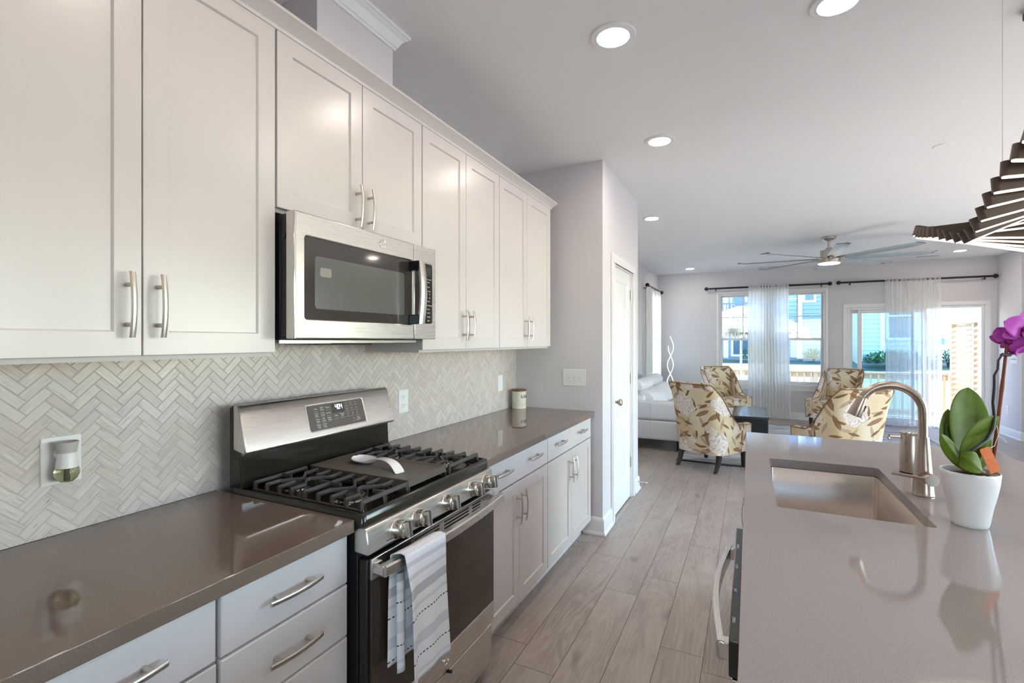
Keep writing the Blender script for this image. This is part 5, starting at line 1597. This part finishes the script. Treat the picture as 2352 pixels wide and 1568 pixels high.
def railing():
    t = thing('deck_railing', 'pine deck railing with square balusters beyond the windows', 'railing', (1.2, 12.66, DKZ))
    y = 12.66
    MB().box(-2.9, y - .07, .735, 5.28, y + .07, .775).build('top_rail', M['pine'], t, bevel=.004)
    MB().box(-2.9, y - .02, .625, 5.28, y + .02, .735).build('upper_rail', M['pine'], t, bevel=.003)
    MB().box(-2.9, y - .02, DKZ + .06, 5.28, y + .02, DKZ + .15).build('bottom_rail', M['pine'], t, bevel=.003)
    for x in (-2.85, -.9, 1.05, 3.0, 4.95): MB().box(x - .045, y - .045, DKZ + .001, x + .045, y + .045, .735).build('post', M['pine'], t, bevel=.003)
    p0 = None
    for k in range(60):
        x = -2.75 + k * .135
        if min(abs(x - q) for q in (-2.85, -.9, 1.05, 3.0, 4.95)) < .06: continue
        if p0 is None:
            bb = MB(); bb.box(x - .018, y - .056, DKZ + .05, x + .018, y - .020, .73); p0 = bb.build('baluster', M['pine'], t); px = x
        else:
            c = p0.copy(); COL.objects.link(c); c.location.x = x - px
railing()
def screen():
    t = thing('privacy_screen', 'pine louvred privacy screen at the right end of the deck', 'screen', (5.36, 11.6, DKZ))
    x = 5.36; y0, y1 = 10.40, 12.62; zt = 1.76
    for y in (y0, 11.55, y1): MB().box(x - .045, y - .045, DKZ + .001, x + .045, y + .045, zt).build('post', M['pine'], t, bevel=.003)
    MB().box(x - .07, y0 - .05, zt, x + .07, y1 + .05, zt + .04).build('cap_rail', M['pine'], t, bevel=.003)
    for a, b in ((y0 + .045, 11.505), (11.595, y1 - .045)):
        s = MB(); n = 17
        for k in range(n):
            z = DKZ + .10 + k * (zt - DKZ - .14) / n
            s.add([(x - .055, a, z + .03), (x + .045, a, z + .105), (x + .045, b, z + .105), (x - .055, b, z + .03), (x - .055, a, z + .05), (x + .045, a, z + .125), (x + .045, b, z + .125), (x - .055, b, z + .05)],
                  [(0, 1, 2, 3), (7, 6, 5, 4), (0, 4, 5, 1), (1, 5, 6, 2), (2, 6, 7, 3), (3, 7, 4, 0)])
        s.build('louvres', M['pine'], t)
screen()
def umbrella():
    x, y = 1.52, 11.62
    t = thing('patio_umbrella', 'thatched straw patio umbrella on the deck outside the window', 'umbrella', (x, y, DKZ))
    MB().cyl((x, y, DKZ), (x, y, 2.05), .024, seg=16).build('pole', M['umbpole'], t)
    MB().lathe([(.0001, DKZ + .001), (.26, DKZ + .001), (.26, DKZ + .05), (.05, DKZ + .08), (.0001, DKZ + .08)], c=(x, y, 0), seg=28).build('base', M['umbpole'], t)
    th = MB(); rd = random.Random(4)
    # solid thatch dome under the straw
    th.lathe([(.0001, 2.15), (.10, 2.12), (.5, 1.99), (.95, 1.82), (1.25, 1.68), (1.27, 1.60), (.9, 1.70), (.4, 1.90), (.0001, 2.02)], c=(x, y, 0), seg=40)
    def strand(r0, z0, r1, z1, a, w):
        c, s = math.cos(a), math.sin(a); t_ = Vector((-s, c, 0)) * w
        p = Vector((x + r0 * c, y + r0 * s, z0)); q = Vector((x + r1 * c, y + r1 * s, z1)); n = Vector((c, s, 0)) * .004 + Vector((0, 0, .008))
        th.add([tuple(p - t_), tuple(p + t_), tuple(q), tuple(p + n)], [(0, 1, 2), (0, 2, 3), (1, 3, 2), (0, 3, 1)])
    for r0, z0, dr, dz, n in ((.08, 2.16, .5, -.16, 160), (.45, 2.03, .48, -.18, 340), (.80, 1.90, .42, -.21, 520), (1.10, 1.77, .20, -.27, 640), (1.20, 1.71, .10, -.26, 640)):
        for k in range(n):
            a = 2 * PI * (k + rd.random()) / n; j = rd.uniform(.8, 1.15)
            strand(r0, z0 + rd.uniform(-.01, .02), r0 + dr * j, z0 + dz * j + rd.uniform(-.02, .02), a + rd.uniform(-.05, .05), rd.uniform(.006, .014))
    th.build('thatch', M['thatch'], t, smooth=20)
umbrella()

def siding(mb, x0, x1, z0, z1, y, p=.17, d=.03):
    n = int((z1 - z0) / p)
    for k in range(n):
        z = z0 + k * p
        mb.add([(x0, y - d, z), (x1, y - d, z), (x1, y, z + p), (x0, y, z + p), (x0, y + .05, z), (x1, y + .05, z), (x1, y + .05, z + p), (x0, y + .05, z + p)],
               [(0, 1, 2, 3), (4, 7, 6, 5), (0, 4, 5, 1), (3, 2, 6, 7), (0, 3, 7, 4), (1, 5, 6, 2)])
def house_window(p, x0, x1, z0, z1, y, name='window'):
    f = MB()
    for a in ((x0 - .09, y - .05, z0 - .09, x1 + .09, y - .012, z0), (x0 - .09, y - .05, z1, x1 + .09, y - .012, z1 + .09), (x0 - .09, y - .05, z0, x0, y - .012, z1), (x1, y - .05, z0, x1 + .09, y - .012, z1), (x0, y - .045, (z0 + z1) / 2 - .03, x1, y - .014, (z0 + z1) / 2 + .03)): f.box(*a)
    w = f.build(name, M['housetrim'], p)
    MB().box(x0, y - .030, z0, x1, y - .020, z1).build('pane', M['houseglass'], w)
def houses():
    Y = 24.0; gz = .66
    t = thing('house', 'blue-grey sided neighbour house seen through the back window', 'house', (-2, Y, gz))
    s = MB(); siding(s, -14, 5.40, gz - .1, 8.6, Y); s.box(-14, Y + .05, gz - .2, 5.40, Y + 6, 8.5); s.build('wall', M['siding_blue'], t)
    MB().box(-14, Y - .04, gz - .25, 5.40, Y + .02, gz + .08).build('foundation', M['concrete'], t)
    c = MB(); 
    for x in (.72, 3.60, 5.30): c.box(x - .10, Y - .07, gz, x + .10, Y + .01, 8.6)
    c.build('corner_board', M['housetrim'], t)
    house_window(t, 3.80, 4.12, 3.15, 4.6, Y)
    house_window(t, 1.02, 1.85, gz + .16, 2.25, Y, 'patio_door')
    house_window(t, .98, 1.50, 2.60, 4.6, Y, 'balcony_door')
    b = MB(); b.box(-4.2, Y - 1.5, 2.22, 2.05, Y - .06, 2.40); bl = b.build('balcony', M['pine'], t)
    r = MB(); r.box(-4.2, Y - 1.5, 2.98, 2.05, Y - 1.42, 3.05); r.box(-4.2, Y - 1.48, 2.46, 2.05, Y - 1.44, 2.52)
    k = 0
    while -4.15 + k * .15 < 2.0: r.box(-4.17 + k * .15, Y - 1.475, 2.525, -4.125 + k * .15, Y - 1.445, 2.975); k += 1
    r.build('balcony_railing', mottled('weathered_rail', (.12, .13, .16), .8), bl)
    d = MB(); d.tube([(3.60, Y - .13, 6), (3.60, Y - .13, gz + .25), (3.66, Y - .38, gz + .08)], .05, 8); d.build('downspout', M['housetrim'], t)
    t2 = thing('house', 'white sided neighbour house seen through the sliding door', 'house', (10, Y - 1.2, gz))
    Y2 = Y - 1.2
    s = MB(); siding(s, 5.46, 22, gz - .1, 8.6, Y2); s.box(5.46, Y2 + .05, gz - .2, 22, Y2 + 6, 8.5); s.build('wall', M['siding_white'], t2)
    MB().box(5.46, Y2 - .04, gz - .25, 22, Y2 + .02, gz + .08).build('foundation', M['concrete'], t2)
    c = MB(); 
    for x in (5.53, 6.22): c.box(x - .07, Y2 - .07, gz, x + .08, Y2 + .01, 8.6)
    c.build('corner_board', M['housetrim'], t2)
    house_window(t2, 6.42, 7.2, 1.55, 3.2, Y2); house_window(t2, 8.65, 10.2, .95, 2.12, Y2)
    b = MB(); b.box(8.25, Y2 - 1.2, 2.72, 14.5, Y2 - .06, 3.05); b.build('balcony', M['housetrim'], t2)
    MB().box(7.90, Y2 - .14, 1.30, 8.02, Y2 - .04, 1.52).build('utility_meter', M['utility'], t2)
houses()
def shrub(label, x, y, z, r, h, n, seed):
    rd = random.Random(seed); t = thing('shrub', label, 'shrub', (x, y, z), 'shrubs along the house foundations')
    m = MB()
    for k in range(n):
        a = rd.uniform(0, 6.28); e = rd.uniform(.0, 1); rr = r * math.sqrt(rd.random()); zz = z + h * (.15 + .85 * e) * (1 - .45 * rr / r)
        p = Vector((x + rr * math.cos(a), y + rr * math.sin(a), zz)); L = r * .28; d = Vector((rd.gauss(0, 1), rd.gauss(0, 1), rd.uniform(.2, 1.2))).normalized() * L; s = d.cross(Vector((0, 0, 1))).normalized() * L * .28
        m.add([tuple(p), tuple(p + d * .5 + s), tuple(p + d), tuple(p + d * .5 - s)], [(0, 1, 2, 3)])
    m.build('foliage', M['shrub'], t, smooth=20)
    s = MB()
    for k in range(5):
        a = k * 1.25; s.tube([(x, y, z - .1), (x + r * .4 * math.cos(a), y + r * .4 * math.sin(a), z + h * .7)], [.02, .008], 6)
    s.build('stems', M['twig'], t)
shrub('green shrub against the blue-grey house right of its corner board', 4.05, 23.35, .60, .34, .60, 420, 1)
shrub('dark shrub beside the patio door of the blue-grey house', 1.75, 22.9, .56, .40, .75, 420, 2)
shrub('spreading green shrub in front of the white house', 6.35, 21.6, .54, .85, .50, 700, 3)
shrub('small shrub at the foot of the white house near the screen', 7.95, 22.0, .58, .35, .6, 300, 4)
